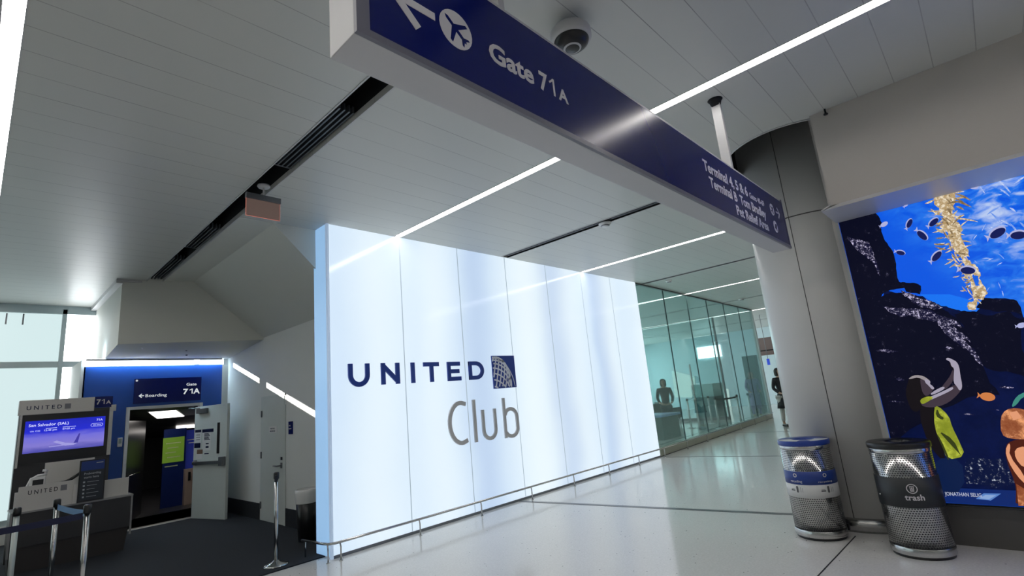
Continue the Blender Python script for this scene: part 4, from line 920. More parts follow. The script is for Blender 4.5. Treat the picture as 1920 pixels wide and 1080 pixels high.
b = MB(); b.box(p0.x + 0.03, p0.x + 0.18, YV + 0.098, YV + 0.1, 1.24, 1.26).box(p0.x + 0.06, p0.x + 0.2, YV + 0.098, YV + 0.1, 1.18, 1.195); b.build('poster_text', LETW, ad2)
cbn = thing('beige_cabinet', 'beige cabinet with a black handle behind the open gate door', 'cabinet', (3.2, YV - 0.1, 0.012))
c0 = on(347, 880, 1, YV - 0.1); 
MB().box(c0.x, 3.58, YV - 0.12, YV - 0.002, 0.012, c0.z).build('body', mat('warm_beige', (0.42, 0.33, 0.27), 0.5), cbn)
MB().box(c0.x + 0.05, c0.x + 0.09, YV - 0.145, YV - 0.12, c0.z - 0.22, c0.z - 0.06).build('handle', BLACK, cbn)

# service door in the side wall
sdr = thing('service_door', 'flat pale service door with lever handle in the side wall', 'door', (XS, 8.1, 0.0))
MB().box(XS - 0.006, XS, 7.84, 8.70, 0.012, 1.84).build('leaf', DOORM, sdr, bevel=0.003)
MB().box(XS - 0.012, XS, 7.79, 7.84, 0.012, 1.70).box(XS - 0.002, XS, 7.79, 7.84, 1.70, 1.87).box(XS - 0.002, XS, 8.70, 8.74, 0.012, 1.87).box(XS - 0.002, XS, 7.79, 8.74, 1.84, 1.87).build('frame', DOORM, sdr)
h = MB(); h.tube([(XS - 0.006, 7.93, 0.83), (XS - 0.075, 7.93, 0.83), (XS - 0.075, 8.06, 0.83)], 0.011, 8); h.box(XS - 0.014, XS - 0.006, 7.90, 7.96, 0.79, 0.87)
h.build('lever_handle', STEELD, sdr)
MB().box(XS - 0.02, XS - 0.006, 7.90, 7.94, 0.91, 0.95).build('lock', BLACK, sdr)
for z_ in (1.55, 0.92, 0.18): MB().box(XS - 0.02, XS - 0.002, 8.68, 8.71, z_, z_ + 0.10).build('hinge', STEELD, sdr)
MB().box(XS - 0.008, XS - 0.006, 8.1, 8.40, 1.30, 1.40).build('notice', WHITEP, sdr)
b = MB(); b.text('NOTICE', Vector((XS - 0.0085, 8.34, 1.355)), -Y3, Z3, 0.022, 0.16, 0.001, 'LEFT', 0.01).text('EMPLOYEES ONLY', Vector((XS - 0.0085, 8.36, 1.318)), -Y3, Z3, 0.018, 0.2, 0.001, 'LEFT', 0.01); b.build('notice_print', NAVYD, sdr, normals=False)
bs = thing('door_sign', 'small dark blue sign on the wall right of the service door', 'sign', (XS - 0.01, 7.60, 1.27))
MB().box(XS - 0.012, XS, 7.55, 7.68, 1.27, 1.45).build('plate', NAVY, bs)
b = MB(); b.text('FIRE', Vector((XS - 0.0125, 7.655, 1.38)), -Y3, Z3, 0.02, 0.05, 0.001).text('EQUIPMENT', Vector((XS - 0.0125, 7.665, 1.34)), -Y3, Z3, 0.018, 0.09, 0.001); b.build('lettering', LETW, bs, normals=False)
tb = thing('waste_bin', 'dark bin with a white liner half hidden behind the lit wall end', 'bin', (3.02, 6.62, 0.012))
MB().lathe([(0, 0.0), (0.10, 0.0), (0.13, 0.52), (0, 0.52)], n=28).build('body', BLACK, tb, world=False)
MB().lathe([(0.131, 0.44), (0.138, 0.5), (0.142, 0.56), (0.137, 0.60), (0.125, 0.605), (0.118, 0.55)], n=14).build('liner', WHITEP, tb, world=False)

# ---------------------------------------------------------------- gate podium, screen tower
YT = 9.62
tw = thing('information_display', 'grey gate display tower with a blue flight screen and airline header', 'display', (0.95, YT, 0.012))
MB().box(0.47, 1.47, YT + 0.02, YT + 0.2, 0.012, 1.90).build('body', DARKG, tw)
MB().box(0.455, 1.245, YT - 0.03, YT + 0.12, 1.86, 2.055).build('header', BEIGE, tw, bevel=0.004)
MB().box(1.25, 1.46, YT + 0.0, YT + 0.06, 1.905, 2.06).build('gate_number_panel', NAVY, tw)
b = MB(); b.text('7', Vector((1.27, YT - 0.001, 1.95)), X3, Z3, 0.07, 0.05, 0.001, 'LEFT', 0.03); one(b, Vector((1.33, YT - 0.001, 1.95)), X3, Z3, 0.07, 0.035).text('A', Vector((1.38, YT - 0.001, 1.95)), X3, Z3, 0.05, 0.06, 0.001, 'LEFT', 0.02); b.build('gate_number', LETW, tw, normals=False)
def brand(b, x0, y_, z0, h, w_):
    xs = [0, .155, .32, .43, .60, .76]
    b.text('U N I T E D', Vector((x0, y_, z0)), X3, Z3, h, w_, 0.001, 'LEFT', 0.012)
b = MB(); brand(b, 0.53, YT - 0.031, 1.925, 0.052, 0.36); b.build('header_lettering', NAVYD, tw, normals=False)
MB().box(0.92, 0.985, YT - 0.033, YT - 0.03, 1.915, 1.985).build('header_emblem', mat('emblem_grey', (0.2, 0.2, 0.22), 0.4), tw)
MB().box(0.475, 0.50, YT - 0.02, YT + 0.02, 1.18, 1.86).box(1.425, 1.47, YT - 0.03, YT + 0.02, 1.22, 1.90).box(1.44, 1.50, YT - 0.04, YT + 0.0, 1.84, 1.93).build('side_frame', STEEL, tw)
MB().box(0.50, 1.425, YT - 0.015, YT + 0.02, 1.22, 1.86).build('bezel', BLACK, tw)
# flight screen
SCN = mat('flight_screen', (0.01, 0.01, 0.02), 0.2); t = SCN.node_tree; g = nd(t, 'ShaderNodeNewGeometry'); sp = nd(t, 'ShaderNodeSeparateXYZ'); t.links.new(g.outputs['Position'], sp.inputs[0])
fz = math_(t, 'DIVIDE', math_(t, 'SUBTRACT', sp.outputs['Z'], 1.355 * K), 0.42 * K)
nz = nd(t, 'ShaderNodeTexNoise'); nz.inputs['Scale'].default_value = 5; mp = nd(t, 'ShaderNodeMapping'); mp.inputs['Scale'].default_value = (1, 1, 4); t.links.new(g.outputs['Position'], mp.inputs[0]); t.links.new(mp.outputs[0], nz.inputs['Vector'])
ff = math_(t, 'ADD', fz, math_(t, 'MULTIPLY_ADD', nz.outputs['Fac'], 0.16, -0.08))
r = nd(t, 'ShaderNodeValToRGB'); cr = r.color_ramp
cr.elements[0].position = 0.0; cr.elements[0].color = (0.06, 0.06, 0.38, 1); cr.elements[1].position = 0.62; cr.elements[1].color = (0.012, 0.02, 0.62, 1)
e = cr.elements.new(0.22); e.color = (0.22, 0.19, 0.62, 1); e = cr.elements.new(0.46); e.color = (0.16, 0.15, 0.68, 1); e = cr.elements.new(0.95); e.color = (0.008, 0.015, 0.5, 1)
t.links.new(ff, r.inputs[0]); t.links.new(r.outputs[0], SCN.node_tree.nodes['Principled BSDF'].inputs['Emission Color']); SCN.node_tree.nodes['Principled BSDF'].inputs['Emission Strength'].default_value = 1.0
twsc = MB().box(0.535, 1.385, YT - 0.018, YT - 0.015, 1.355, 1.775).build('screen', SCN, tw)
b = MB(); sp0 = Vector((0, YT - 0.0185, 0)); T_ = lambda s_, x_, z_, h, w_: b.text(s_, sp0 + X3 * x_ + Z3 * z_, X3, Z3, h, w_, 0.001, 'LEFT', 0.01)
T_('San Salvador (SAL)', 0.57, 1.70, 0.036, 0.41); T_('71A', 1.285, 1.715, 0.03, 0.07); T_('UA 1222', 0.59, 1.63, 0.018, 0.10); T_('12:45 pm', 0.73, 1.63, 0.022, 0.13); T_('07:05 pm', 0.92, 1.63, 0.022, 0.13)
b.box(0.745, 0.86, YT - 0.0195, YT - 0.0185, 1.662, 1.668).box(0.92, 1.06, YT - 0.0195, YT - 0.0185, 1.662, 1.668)
b.stroke(sp0, X3, Z3, arc(1.245, 1.66, 0.02, 0.02, 90, 270, 8) + [(1.34, 1.64)] + arc(1.34, 1.66, 0.02, 0.02, -90, 90, 8) + [(1.245, 1.68)], 0.004, 0.001, WN); T_('On time', 1.25, 1.651, 0.018, 0.09)
b.build('screen_text', emis('screen_white', (0.62, 0.65, 0.95), 1.1), twsc, normals=False)
b = MB(); 
for k_ in range(1):
    b.prism([(0.83, YT - 0.0185, 1.475), (0.87, YT - 0.0185, 1.49), (0.96, YT - 0.0185, 1.45), (1.06, YT - 0.0185, 1.435), (1.10, YT - 0.0185, 1.44), (1.05, YT - 0.0185, 1.41), (0.96, YT - 0.0185, 1.41), (0.88, YT - 0.0185, 1.45)], (0, -0.001, 0))
    b.prism([(0.79, YT - 0.0185, 1.42), (0.95, YT - 0.0185, 1.425), (0.95, YT - 0.0185, 1.415), (0.80, YT - 0.0185, 1.41)], (0, -0.001, 0))
b.build('screen_aircraft', emis('aircraft_pale', (0.34, 0.32, 0.72), 1.0), twsc)
MB().prism([(1.05, YT - 0.0187, 1.435), (1.10, YT - 0.0187, 1.56), (1.115, YT - 0.0187, 1.56), (1.095, YT - 0.0187, 1.435)], (0, -0.001, 0)).build('aircraft_tail', emis('tail_blue', (0.05, 0.04, 0.35), 1.0), twsc)

# podium desk
DY = 8.75
dk = thing('gate_podium', 'dark grey gate agent podium with beige upstands and airline name', 'desk', (1.02, DY + 0.25, 0.012))
MB().box(0.45, 1.60, DY, DY + 0.55, 0.30, 0.68).build('upper_front', DARKG, dk)
MB().hexa([(0.47, DY + 0.06, 0.012), (1.56, DY + 0.06, 0.012), (1.56, DY + 0.5, 0.012), (0.47, DY + 0.5, 0.012)], [(0.45, DY + 0.003, 0.36), (1.598, DY + 0.003, 0.36), (1.598, DY + 0.54, 0.36), (0.45, DY + 0.54, 0.36)]).build('lower_front', mat('warm_dark_laminate', (0.055, 0.05, 0.048), 0.4), dk)
MB().box(0.44, 1.62, DY - 0.02, DY + 0.57, 0.68, 0.70).box(1.60, 1.62, DY, DY + 0.02, 0.2, 0.68).box(0.44, 0.46, DY - 0.01, DY + 0.0, 0.2, 0.68).build('worktop', mat('grey_top', (0.3, 0.3, 0.3), 0.35, metal=0.3), dk)
MB().box(0.49, 0.99, DY - 0.012, DY + 0.015, 0.70, 1.03 - 0.045).box(1.30, 1.58, DY + 0.1, DY + 0.12, 0.70, 0.92).box(0.46, 0.50, DY - 0.03, DY + 0.01, 0.70, 0.93).box(0.99, 1.03, DY - 0.03, DY + 0.01, 0.70, 0.93).box(0.74, 1.24, DY + 0.42, DY + 0.44, 0.70, 1.22).build('upstand', BEIGE, dk)
b = MB(); brand(b, 0.575, DY - 0.0125, 0.885, 0.048, 0.27); b.build('lettering', BLACK, dk, normals=False)
MB().box(0.87, 0.93, DY - 0.0145, DY - 0.012, 0.88, 0.945).build('emblem', MATS['emblem_grey'], dk)
MB().tube([(0.95, DY + 0.3, 0.95), (1.12, DY + 0.36, 1.06)], 0.02, 8).box(1.10, 1.22, DY + 0.34, DY + 0.40, 1.0, 1.12).tube([(0.93, DY + 0.3, 0.70), (0.93, DY + 0.3, 0.96)], 0.02, 8).tube([(0.73, DY + .36, 0.93), (0.95, DY + .34, 0.97), (1.10, DY + .34, 1.03)], 0.008, 6).build('monitor_arm', BLACK, dk)
ph = thing('boarding_scanner', 'white and black boarding pass scanner tilted on the podium top', 'scanner', (0.64, DY + 0.16, 0.70))
MB().tube([(0.57, DY + 0.16, 0.71), (0.575, DY + 0.16, 0.98), (0.60, DY + 0.16, 1.05), (0.66, DY + 0.16, 1.085), (0.74, DY + 0.16, 1.09), (0.745, DY + 0.16, 1.13), (0.70, DY + 0.16, 1.14)], 0.016, 8).build('frame', WHITEP, ph)
MB().box(0.59, 0.735, DY + 0.13, DY + 0.19, 0.72, 1.07).build('body', WHITEP, ph, bevel=0.01)
MB().box(0.615, 0.715, DY + 0.127, DY + 0.13, 0.97, 1.04).box(0.615, 0.66, DY + 0.127, DY + 0.13, 0.9, 0.95).box(0.67, 0.715, DY + 0.127, DY + 0.13, 0.9, 0.95).build('display', BLACK, ph)
pb = thing('boarding_poster', 'small upright navy Preboarding starts here sign standing on the podium', 'sign', (1.15, DY - 0.02, 0.70))
MB().box(1.035, 1.30, DY - 0.035, DY - 0.015, 0.702, 1.21).build('frame', BLACK, pb)
pbs = MB().box(1.05, 1.285, DY - 0.037, DY - 0.035, 0.72, 1.195).build('sheet', mat('sheet_dark', (0.02, 0.026, 0.036), 0.4), pb)
MB().box(1.05, 1.285, DY - 0.038, DY - 0.037, 1.08, 1.195).build('sheet_header', mat('sheet_blue', (0.01, 0.04, 0.22), 0.4), pb)
b = MB(); b.text('Preboarding', Vector((1.085, DY - 0.038, 1.03)), X3, Z3, 0.026, 0.17, 0.001, 'LEFT', 0.01).text('starts here', Vector((1.085, DY - 0.038, 0.985)), X3, Z3, 0.026, 0.15, 0.001, 'LEFT', 0.01)
for k_ in range(5): b.box(1.08, 1.10, DY - 0.039, DY - 0.038, 0.93 - 0.045 * k_, 0.95 - 0.045 * k_).box(1.12, 1.24 - 0.02 * (k_ % 3), DY - 0.039, DY - 0.038, 0.937 - 0.045 * k_, 0.942 - 0.045 * k_)
b.box(1.2, 1.27, DY - 0.039, DY - 0.038, 1.16, 1.17)
b.build('lettering', mat('sheet_text', (0.42, 0.45, 0.48), 0.5), pbs, normals=False)

# ================================================================ BARRIER POSTS
def stanchion(loc, label, belt_to=None, mtl=STEEL, r=0.021, h=0.93, group=None, bmat=None, cat='barrier post'):
    t_ = thing('barrier_post', label, cat, loc, 0, group)
    MB().lathe([(0, 0), (0.125, 0), (0.125, 0.008), (0.10, 0.018), (0.04, 0.034), (0.026, 0.05), (0, 0.05)], n=32).build('base', mtl, t_, world=False)
    MB().lathe([(0, 0.03), (r, 0.03), (r, h - 0.07), (0, h - 0.07)], n=20).build('pole', mtl, t_, world=False)
    MB().lathe([(0, h - 0.07), (r + 0.008, h - 0.07), (r + 0.008, h - 0.01), (r, h), (0, h)], n=20).build('belt_head', BLACK, t_, world=False)
    return t_
st0 = stanchion((2.36, 5.90, 0.012), 'single chrome barrier post standing on the carpet edge left of the lit wall')
MB().box(-0.03, 0.0, -0.035, -0.02, 0.83, 0.90).build('belt_clip', BLACK, st0, world=False)
stA = Vector((0.600, 6.15, 0.012)); stB = Vector((0.70, 5.40, 0.0)); stC = Vector((0.42, 7.55, 0.012))
def put(px, py, z_=0.93): p = on(px, py, 2, z_); return Vector((p.x, p.y, 0.012))
stA = put(108, 936, 0.94); stB = put(165, 946, 0.94); stC = put(33, 952, 0.94)
stanchion(stA, 'chrome barrier post holding a light blue belt in front of the gate podium')
stanchion(stB, 'nearest chrome barrier post, at the end of the navy belt by the podium')
stanchion(stC, 'pale barrier post farthest left beside the podium end', mtl=mat('pale_post', (0.6, 0.66, 0.64), 0.3, metal=0.3))
def belt(a, b_, z_, sag, mtl, nm, lb, w_=0.05):
    o = MB(); n = 10
    for k in range(n):
        q0 = a.lerp(b_, k / n); q1 = a.lerp(b_, (k + 1) / n); s0 = sag * 4 * (k / n) * (1 - k / n); s1 = sag * 4 * ((k + 1) / n) * (1 - (k + 1) / n)
        d = (b_ - a).normalized(); nn = Vector((-d.y, d.x, 0)) * 0.0015
        A = [Vector((q0.x, q0.y, z_ - s0)) - nn, Vector((q1.x, q1.y, z_ - s1)) - nn, Vector((q1.x, q1.y, z_ - s1 + w_)) - nn, Vector((q0.x, q0.y, z_ - s0 + w_)) - nn]
        o.hexa(A, [p + nn * 2 for p in A])
    ob = o.build(nm, mtl); tag(ob, lb, 'belt'); return ob
dAB = (stB - stA).normalized() * 0.03
belt(stA + dAB, stB - dAB, 0.845, 0.01, mat('light_blue_webbing', (0.13, 0.27, 0.5), 0.7), 'barrier_belt', 'short light blue retractable belt between two barrier posts')
far = Vector((-1.4, 6.6, 0)); dB = (far - stB).normalized() * 0.03
belt(stB + dB, far, 0.83, 0.04, mat('navy_webbing', (0.006, 0.01, 0.045), 0.7), 'barrier_belt', 'long navy retractable belt running off the left edge of the photo')

# ================================================================ GLASS LOUNGE
G0, G1 = Vector((10.08, 5.56)), Vector((18.9, 6.02))
gp_ = thing('glass_partition', 'long green-tinted glass partition along the corridor beyond the lit wall', 'glass partition', (14, 5.8, 0))
npan = 6
for k in range(npan):
    a = G0.lerp(G1, k / npan); b_ = G0.lerp(G1, (k + 1) / npan - 0.0012); d = (G1 - G0).normalized(); n_ = Vector((-d.y, d.x)) * 0.006
    MB().prism([(a.x, a.y, 0.17), (b_.x, b_.y, 0.17), (b_.x, b_.y, C - 0.01), (a.x, a.y, C - 0.01)], (n_.x, n_.y, 0)).build('glass_pane', GLASS, gp_)
d = (G1 - G0).normalized(); n_ = Vector((-d.y, d.x, 0))
def gbar(z0, z1, th, nm, mtl):
    q_ = [Vector((G0.x, G0.y, z0)) - n_ * th, Vector((G1.x, G1.y, z0)) - n_ * th, Vector((G1.x, G1.y, z0)) + n_ * th, Vector((G0.x, G0.y, z0)) + n_ * th]
    MB().hexa(q_, [p + Z3 * (z1 - z0) for p in q_]).build(nm, mtl, gp_)
gbar(C - 0.03, C - 0.002, 0.02, 'head_channel', BLACK); gbar(0, 0.17, 0.03, 'base_panel', mat('green_beige_base', (0.33, 0.34, 0.27), 0.35)); gbar(0.0, 0.012, 0.035, 'floor_channel', BLACK)
MB().box(18.88, 18.96, 5.98, 6.08, 0, C).build('corner_post', ALU, gp_)
# pane joints
q = MB()
for k in range(1, npan): a = G0.lerp(G1, k / npan); q.box(a.x - 0.006, a.x + 0.006, a.y - 0.008, a.y + 0.012, 0.17, C - 0.03)
q.build('pane_joint', mat('joint_dark', (0.05, 0.09, 0.09), 0.5), gp_)
tg = thing('glass_return', 'glass return panel turning into the lounge at the partition corner', 'glass partition', (18.92, 8, 0))
MB().box(18.91, 18.925, 7.4, 14.0, 0.1, C - 0.02).build('glass_pane', GLASS, tg)
MB().box(18.89, 18.95, 7.4, 14.0, C - 0.03, C - 0.002).box(18.89, 18.95, 7.4, 7.46, 0, C).box(18.89, 18.95, 7.4, 14.0, 0, 0.1).build('frame', STEELD, tg)
# end wall with a screen and glowing light patches
TEALW = mat('lounge_wall', (0.50, 0.62, 0.66), 0.5)
struct(MB().box(27.0, 27.15, 3.0, 15.2, 0, C + 0.02).build('wall_end', TEALW))
XE = 26.98
def quad_on(px4, X_, th=0.02): return [on(px, py, 0, X_) for px, py in px4]
scr = thing('wall_screen', 'bright white rectangular screen high on the end wall of the lounge', 'screen', tuple(quad_on([(1330, 672)], XE)[0]))
a, b_ = on(1307, 652, 0, XE), on(1354, 668, 0, XE)
MB().box(XE - 0.06, XE, b_.y, a.y, min(a.z, b_.z) - 0.0, max(a.z, b_.z) + 0.0).build('panel', LITW, scr)
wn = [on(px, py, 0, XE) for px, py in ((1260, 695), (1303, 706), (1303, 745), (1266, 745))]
struct(MB().prism([tuple(p) for p in wn], (-0.03, 0, 0)).build('window_3', emis('lounge_window', (0.95, 1.0, 0.95), 1.3)))  # slanted glowing panel stands in for a sun patch on the wall
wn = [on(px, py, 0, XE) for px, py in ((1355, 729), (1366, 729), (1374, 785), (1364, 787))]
struct(MB().prism([tuple(p) for p in wn], (-0.03, 0, 0)).build('window_4', MATS['lounge_window']))  # glowing panel stands in for a backlit doorway gap
# header box and wall past the partition corner
hb = thing('header_sign', 'mauve brown header box above the passage past the glass corner', 'sign', (22, 6.4, 2.3))
a, b_ = on(1416, 640, 0, 22), on(1450, 664, 0, 22)
MB().box(22, 22.4, b_.y - 0.6, a.y, b_.z, a.z + 0.1).build('box', mat('mauve_brown', (0.22, 0.15, 0.14), 0.5), hb)
MB().box(21.99, 22.0, b_.y - 0.6, a.y, b_.z + 0.16, b_.z + 0.2).build('shadow_gap', BLACKM, hb)  # black strip across the header face
bs2 = thing('hanging_sign', 'tiny blue hanging sign far down the corridor beside the column', 'sign', tuple(on(1440, 680, 0, 21)))
a, b_ = on(1437, 673, 0, 21), on(1444, 684, 0, 21)
MB().box(21, 21.04, b_.y, a.y, b_.z, a.z).build('panel', mat('bright_blue', (0.02, 0.06, 0.5), 0.4, emit=(0.02, 0.05, 0.5), es=0.5), bs2)
MB().tube([((21.02), (a.y + b_.y) / 2, a.z), (21.02, (a.y + b_.y) / 2, C)], 0.01, 6).build('stem', STEELD, bs2)
pl_ = thing('dark_pillar', 'dark square pillar just past the glass partition corner', 'pillar', (21.5, 6.6, 0))
a = on(1428, 760, 0, 21.5)
MB().box(21.4, 21.7, a.y - 0.12, a.y + 0.38, 0, 2.25).build('shaft', mat('green_dark', (0.10, 0.13, 0.13), 0.35), pl_)
struct(MB().box(11, 26.5, 15.15, 15.19, 0.3, 3.4).build('window_5', emis('lounge_daylight', (0.90, 0.97, 1.0), 6)))  # unseen glowing panel added to flood the lounge with light
# lounge furniture
def floor_at(px, py): p = on(px, py, 2, 0.0); return p
ck = thing('lounge_counter', 'low counter with a pale blue top behind the glass nearest the lit wall', 'counter', (13.4, 7.6, 0))
MB().box(12.9, 13.9, 6.9, 8.0, 0, 0.60).build('body', mat('counter_green', (0.12, 0.17, 0.16), 0.5), ck)
MB().box(12.85, 13.95, 6.85, 8.1, 0.60, 0.66).build('top', mat('counter_blue', (0.35, 0.5, 0.8), 0.3), ck)
rc = thing('reception_desk', 'white topped reception desk in the middle of the lounge', 'desk', (20.5, 9.6, 0))
a = on(1306, 780, 0, 20.3); b_ = on(1345, 780, 0, 20.3)
MB().box(20.3, 21.3, b_.y, a.y, 0.0, 0.80).build('front', mat('desk_teal', (0.12, 0.18, 0.2), 0.4), rc)
MB().box(20.28, 21.3, b_.y - 0.02, a.y + 0.02, 0.80, 1.30).build('screen_panel', mat('desk_white', (0.6, 0.7, 0.7), 0.4), rc)
def armchair(loc, rz, label, first=None):
    if first: return dup(first, loc, rz, label, 'armchairs in the glass lounge')
    t_ = thing('armchair', label, 'armchair', loc, rz, 'armchairs in the glass lounge')
    m_ = mat('dark_upholstery', (0.04, 0.06, 0.065), 0.7)
    MB().box(-0.3, 0.3, -0.3, 0.3, 0.2, 0.42).build('seat', m_, t_, world=False, bevel=0.03)
    MB().hexa([(-0.3, 0.22, 0.4), (0.3, 0.22, 0.4), (0.3, 0.34, 0.4), (-0.3, 0.34, 0.4)], [(-0.28, 0.30, 0.82), (0.28, 0.30, 0.82), (0.28, 0.40, 0.82), (-0.28, 0.40, 0.82)]).build('backrest', m_, t_, world=False, bevel=0.03)
    for s_ in (-1, 1): MB().box(s_ * 0.34 - 0.05, s_ * 0.34 + 0.05, -0.3, 0.34, 0.2, 0.58).build('armrest', m_, t_, world=False, bevel=0.02)
    for sx in (-1, 1):
        for sy in (-1, 1): MB().tube([(sx * 0.26, sy * 0.26, 0), (sx * 0.26, sy * 0.26, 0.21)], 0.02, 8).build('leg', STEEL, t_, world=False)
    return t_
ac = armchair((15.2, 8.9, 0), R(40), 'dark armchair behind the pale blue counter, nearest the lit wall')
armchair((16.2, 8.6, 0), R(-20), 'dark armchair in the lounge directly behind the barrier posts', ac)
armchair((18.0, 9.3, 0), R(70), 'dark armchair in front of the white reception desk', ac)
lst = None
spots = [((1297, 803), 'lounge barrier post nearest the lit wall behind the glass'), ((1336, 795), 'lounge barrier post in front of the reception desk'), ((1350, 804), 'lounge barrier post at the right end of the reception desk'), ((1391, 797), 'lounge barrier post left of the person in purple'), ((1413, 792), 'lounge barrier post nearest the partition corner')]
pp = []
for (px, py), lb in spots:
    p = floor_at(px, py); p.y = max(p.y, 5.56 + (p.x - 10.08) * 0.0522 + 0.2); pp.append(Vector((p.x, p.y, 0)))
    if lst is None:
        lst = stanchion((p.x, p.y, 0.0), lb, group='barrier posts in the glass lounge', mtl=mat('pale_chrome', (0.75, 0.78, 0.78), 0.3, metal=0.4), r=0.03)
    else: dup(lst, (p.x, p.y, 0.0), 0, lb, 'barrier posts in the glass lounge')
belt(pp[2] + Vector((0.04, 0, 0)), pp[3] - Vector((0.04, 0, 0)), 0.84, 0.02, BLACK, 'barrier_belt', 'dark belt between lounge barrier posts left of the person in purple')
tall = thing('tall_post', 'tall slim white post behind the glass at the left of the reception desk', 'post', (16.4, 7.0, 0))
a = floor_at(1313, 806); a2 = floor_at(1349, 803)
MB().box(a.x - 0.02, a.x + 0.02, max(a.y, 6.4) - 0.02, max(a.y, 6.4) + 0.02, 0, 2.0).build('edge_post', WHITEP, tall)
tall['_x'] = 1

# ================================================================ PEOPLE
def skin_obj(name, joints, edges, mtl, parent, loc, sub=1):
    me = bpy.data.meshes.new(name); me.from_pydata([Vector(j[0]) * K for j in joints], edges, [])
    o = bpy.data.objects.new(name, me); COL.objects.link(o)
    md = o.modifiers.new('s', 'SKIN'); md.use_smooth_shade = True
    for k, j in enumerate(joints):
        sv = me.skin_vertices[0].data[k]; r_ = j[1] if isinstance(j[1], tuple) else (j[1], j[1]); sv.radius = (r_[0] * K, r_[1] * K); sv.use_root = (k == 0)
    ss = o.modifiers.new('u', 'SUBSURF'); ss.levels = sub; ss.render_levels = sub
    bpy.context.view_layer.update()
    m2 = bpy.data.meshes.new_from_object(o.evaluated_get(bpy.context.evaluated_depsgraph_get()))
    bpy.data.objects.remove(o); m2.materials.clear(); m2.materials.append(mtl)
    for p in m2.polygons: p.use_smooth = True
    ob = bpy.data.objects.new(name, m2); COL.objects.link(ob); ob.parent = parent; return ob
def person(loc, rz, label, topm, legm, hairm, seated=False, skirt=False, coat=False):
    t_ = thing('person', label, 'person', loc, rz)
    # facing local -Y ; height about 1.6 modules
    hp = 0.86 if not seated else 0.46
    J = [((0, 0, hp), 0.10), ((0, 0, hp + 0.22), 0.10), ((0, -0.01, hp + 0.42), (0.13, 0.10)), ((0, 0, hp + 0.52), 0.05), ((0, -0.01, hp + 0.58), 0.055), ((0, -0.02, hp + 0.66), 0.082), ((0, -0.01, hp + 0.735), 0.06)]
    E2 = [(0, 1), (1, 2), (2, 3), (3, 4), (4, 5), (5, 6)]
    for s in (-1, 1):
        i = len(J)
        J += [((s * 0.16, 0, hp + 0.45), 0.05), ((s * 0.22, 0.02, hp + 0.20), 0.038), ((s * 0.17, -0.16, hp + 0.06), 0.03), ((s * 0.15, -0.21, hp + 0.05), 0.022)]
        E2 += [(2, i), (i, i + 1), (i + 1, i + 2), (i + 2, i + 3)]
        for k in range(4):
            J += [((s * 0.15 + (k - 1.5) * 0.016, -0.25, hp + 0.045), 0.008), ((s * 0.15 + (k - 1.5) * 0.017, -0.275 + 0.006 * abs(k - 1.4), hp + 0.03), 0.007)]
            E2 += [(i + 3, len(J) - 2), (len(J) - 2, len(J) - 1)]
        J += [((s * 0.15 - s * 0.04, -0.22, hp + 0.045), 0.008)]; E2 += [(i + 3, len(J) - 1)]
        i = len(J)
        if seated: J += [((s * 0.09, -0.05, hp - 0.01), 0.08), ((s * 0.10, -0.42, hp), 0.058), ((s * 0.10, -0.44, 0.08), 0.035), ((s * 0.11, -0.58, 0.035), 0.032)]
        else: J += [((s * 0.09, 0, hp - 0.08), 0.08), ((s * 0.095, -0.01, 0.46), 0.055), ((s * 0.10, 0.02, 0.08), 0.034), ((s * 0.11, -0.12, 0.03), 0.03)]
        E2 += [(0, i), (i, i + 1), (i + 1, i + 2), (i + 2, i + 3)]
    skin_obj('body', J, E2, SKIN, t_, loc)
    # clothes a little larger than the body
    CJ = [((0, 0, hp - 0.02), (0.125, 0.115)), ((0, 0, hp + 0.22), (0.125, 0.115)), ((0, -0.005, hp + 0.40), (0.15, 0.12)), ((0, 0, hp + 0.49), 0.062)]
    CE = [(0, 1), (1, 2), (2, 3)]
    for s in (-1, 1):
        i = len(CJ); CJ += [((s * 0.17, 0, hp + 0.45), 0.062), ((s * 0.225, 0.02, hp + 0.20), 0.05), ((s * 0.175, -0.15, hp + 0.065), 0.04)]; CE += [(2, i), (i, i + 1), (i + 1, i + 2)]
    skin_obj('coat' if coat else 'shirt', CJ, CE, topm, t_, loc)
    if skirt or coat:
        zlo = 0.35 if skirt else 0.50
        MB().lathe([(0.10, hp + 0.1), (0.135, hp), (0.17, hp - 0.25), (0.19, zlo), (0.18, zlo), (0.10, hp - 0.1)], n=24).build('skirt' if skirt else 'coat_tail', topm if coat else legm, t_, world=False)
    LJ = [((0, 0, hp - 0.02), 0.115)]; LE = []
    for s in (-1, 1):
        i = len(LJ)
        if seated: LJ += [((s * 0.09, -0.05, hp), 0.092), ((s * 0.10, -0.43, hp + 0.01), 0.07), ((s * 0.10, -0.45, 0.14), 0.05)]
        else: LJ += [((s * 0.09, 0, hp - 0.09), 0.092), ((s * 0.095, -0.01, 0.46), 0.067), ((s * 0.10, 0.02, 0.12), 0.052)]
        LE += [(0, i), (i, i + 1), (i + 1, i + 2)]
    skin_obj('trousers', LJ, LE, legm, t_, loc)
    for s in (-1, 1):
        y_ = -0.50 if seated else -0.05
        MB().box(s * 0.105 - 0.042, s * 0.105 + 0.042, y_ - 0.13, y_ + 0.11, 0.0, 0.075).build('shoe', BLACK, t_, world=False, bevel=0.03)
    hz = hp + 0.66
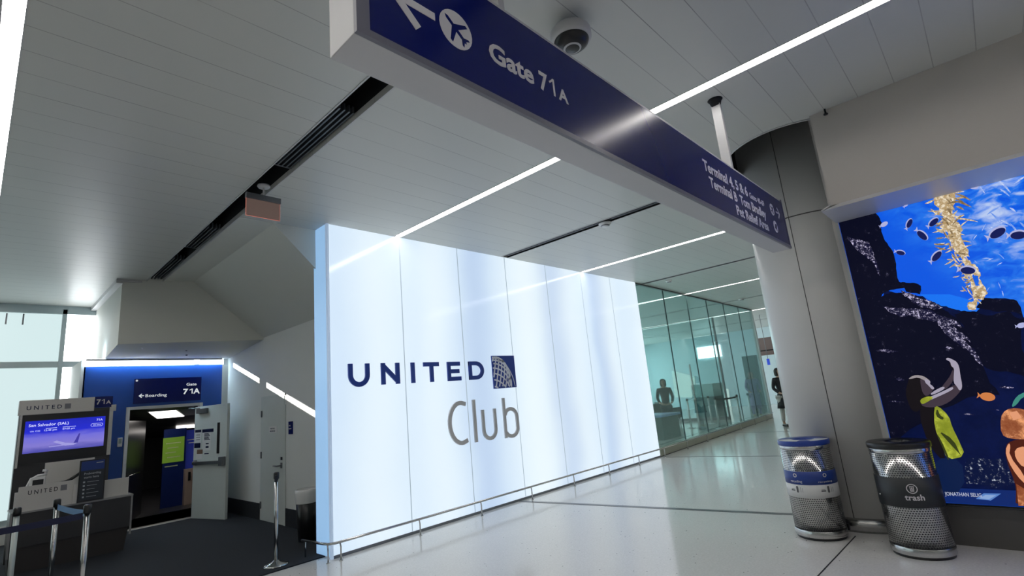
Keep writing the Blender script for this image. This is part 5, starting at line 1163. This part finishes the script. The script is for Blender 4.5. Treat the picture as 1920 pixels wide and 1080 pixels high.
    MB().lathe([(0, 0.11), (0.055, 0.095), (0.088, 0.05), (0.097, 0.0), (0.095, -0.05), (0.09, -0.10), (0.07, -0.13)], n=20).build('hair', hairm, t_, world=False)
    hr = t_.children[-1] if t_.children else None
    for o in bpy.data.objects:
        if o.parent == t_ and o.name.startswith('hair'):
            for v in o.data.vertices:
                v.co.y = v.co.y * 0.95 + 0.025 * K
                if v.co.y < -0.045 * K: v.co.z = max(v.co.z, 0.045 * K); v.co.y = max(v.co.y, -0.085 * K)
                v.co.z += hz * K
    f = MB(); f.hexa([(-0.012, -0.098, hz - 0.02), (0.012, -0.098, hz - 0.02), (0.012, -0.085, hz - 0.02), (-0.012, -0.085, hz - 0.02)], [(-0.004, -0.10, hz + 0.02), (0.004, -0.10, hz + 0.02), (0.004, -0.085, hz + 0.02), (-0.004, -0.085, hz + 0.02)])
    f.build('nose', SKIN, t_, world=False)
    for s in (-1, 1): MB().lathe([(0, 0.008), (0.011, 0.0), (0, -0.008)], s * 0.032, -0.094, 8).build('eye', BLACK, t_, world=False).location.z = (hz + 0.015) * K
    MB().box(-0.022, 0.022, -0.097, -0.088, hz - 0.045, hz - 0.038).build('mouth', mat('lips', (0.3, 0.1, 0.09), 0.5), t_, world=False)
    return t_
purple = mat('purple_cloth', (0.20, 0.17, 0.32), 0.7, noise=0.3, nscale=20); darkc = mat('dark_cloth', (0.015, 0.016, 0.02), 0.8)
pA = floor_at(1419, 782); person((pA.x - 0.6, 6.45, 0), R(-60), 'person in purple top and long skirt standing behind the glass by the corner', purple, purple, mat('brown_hair', (0.10, 0.06, 0.05), 0.6), skirt=True)
person((15.9, 4.66, 0), R(-40), 'person in a black coat and pale trousers half hidden behind the column', darkc, mat('pale_trousers', (0.45, 0.43, 0.4), 0.7), HAIR, coat=True)
person((14.35, 7.45, 0), R(-60), 'dark dressed person standing behind the pale blue counter in the lounge', darkc, mat('dark_teal_cloth', (0.03, 0.05, 0.06), 0.8), HAIR)
for o in bpy.data.objects:
    for k_ in ('_w', '_x'):
        if k_ in o: del o[k_]
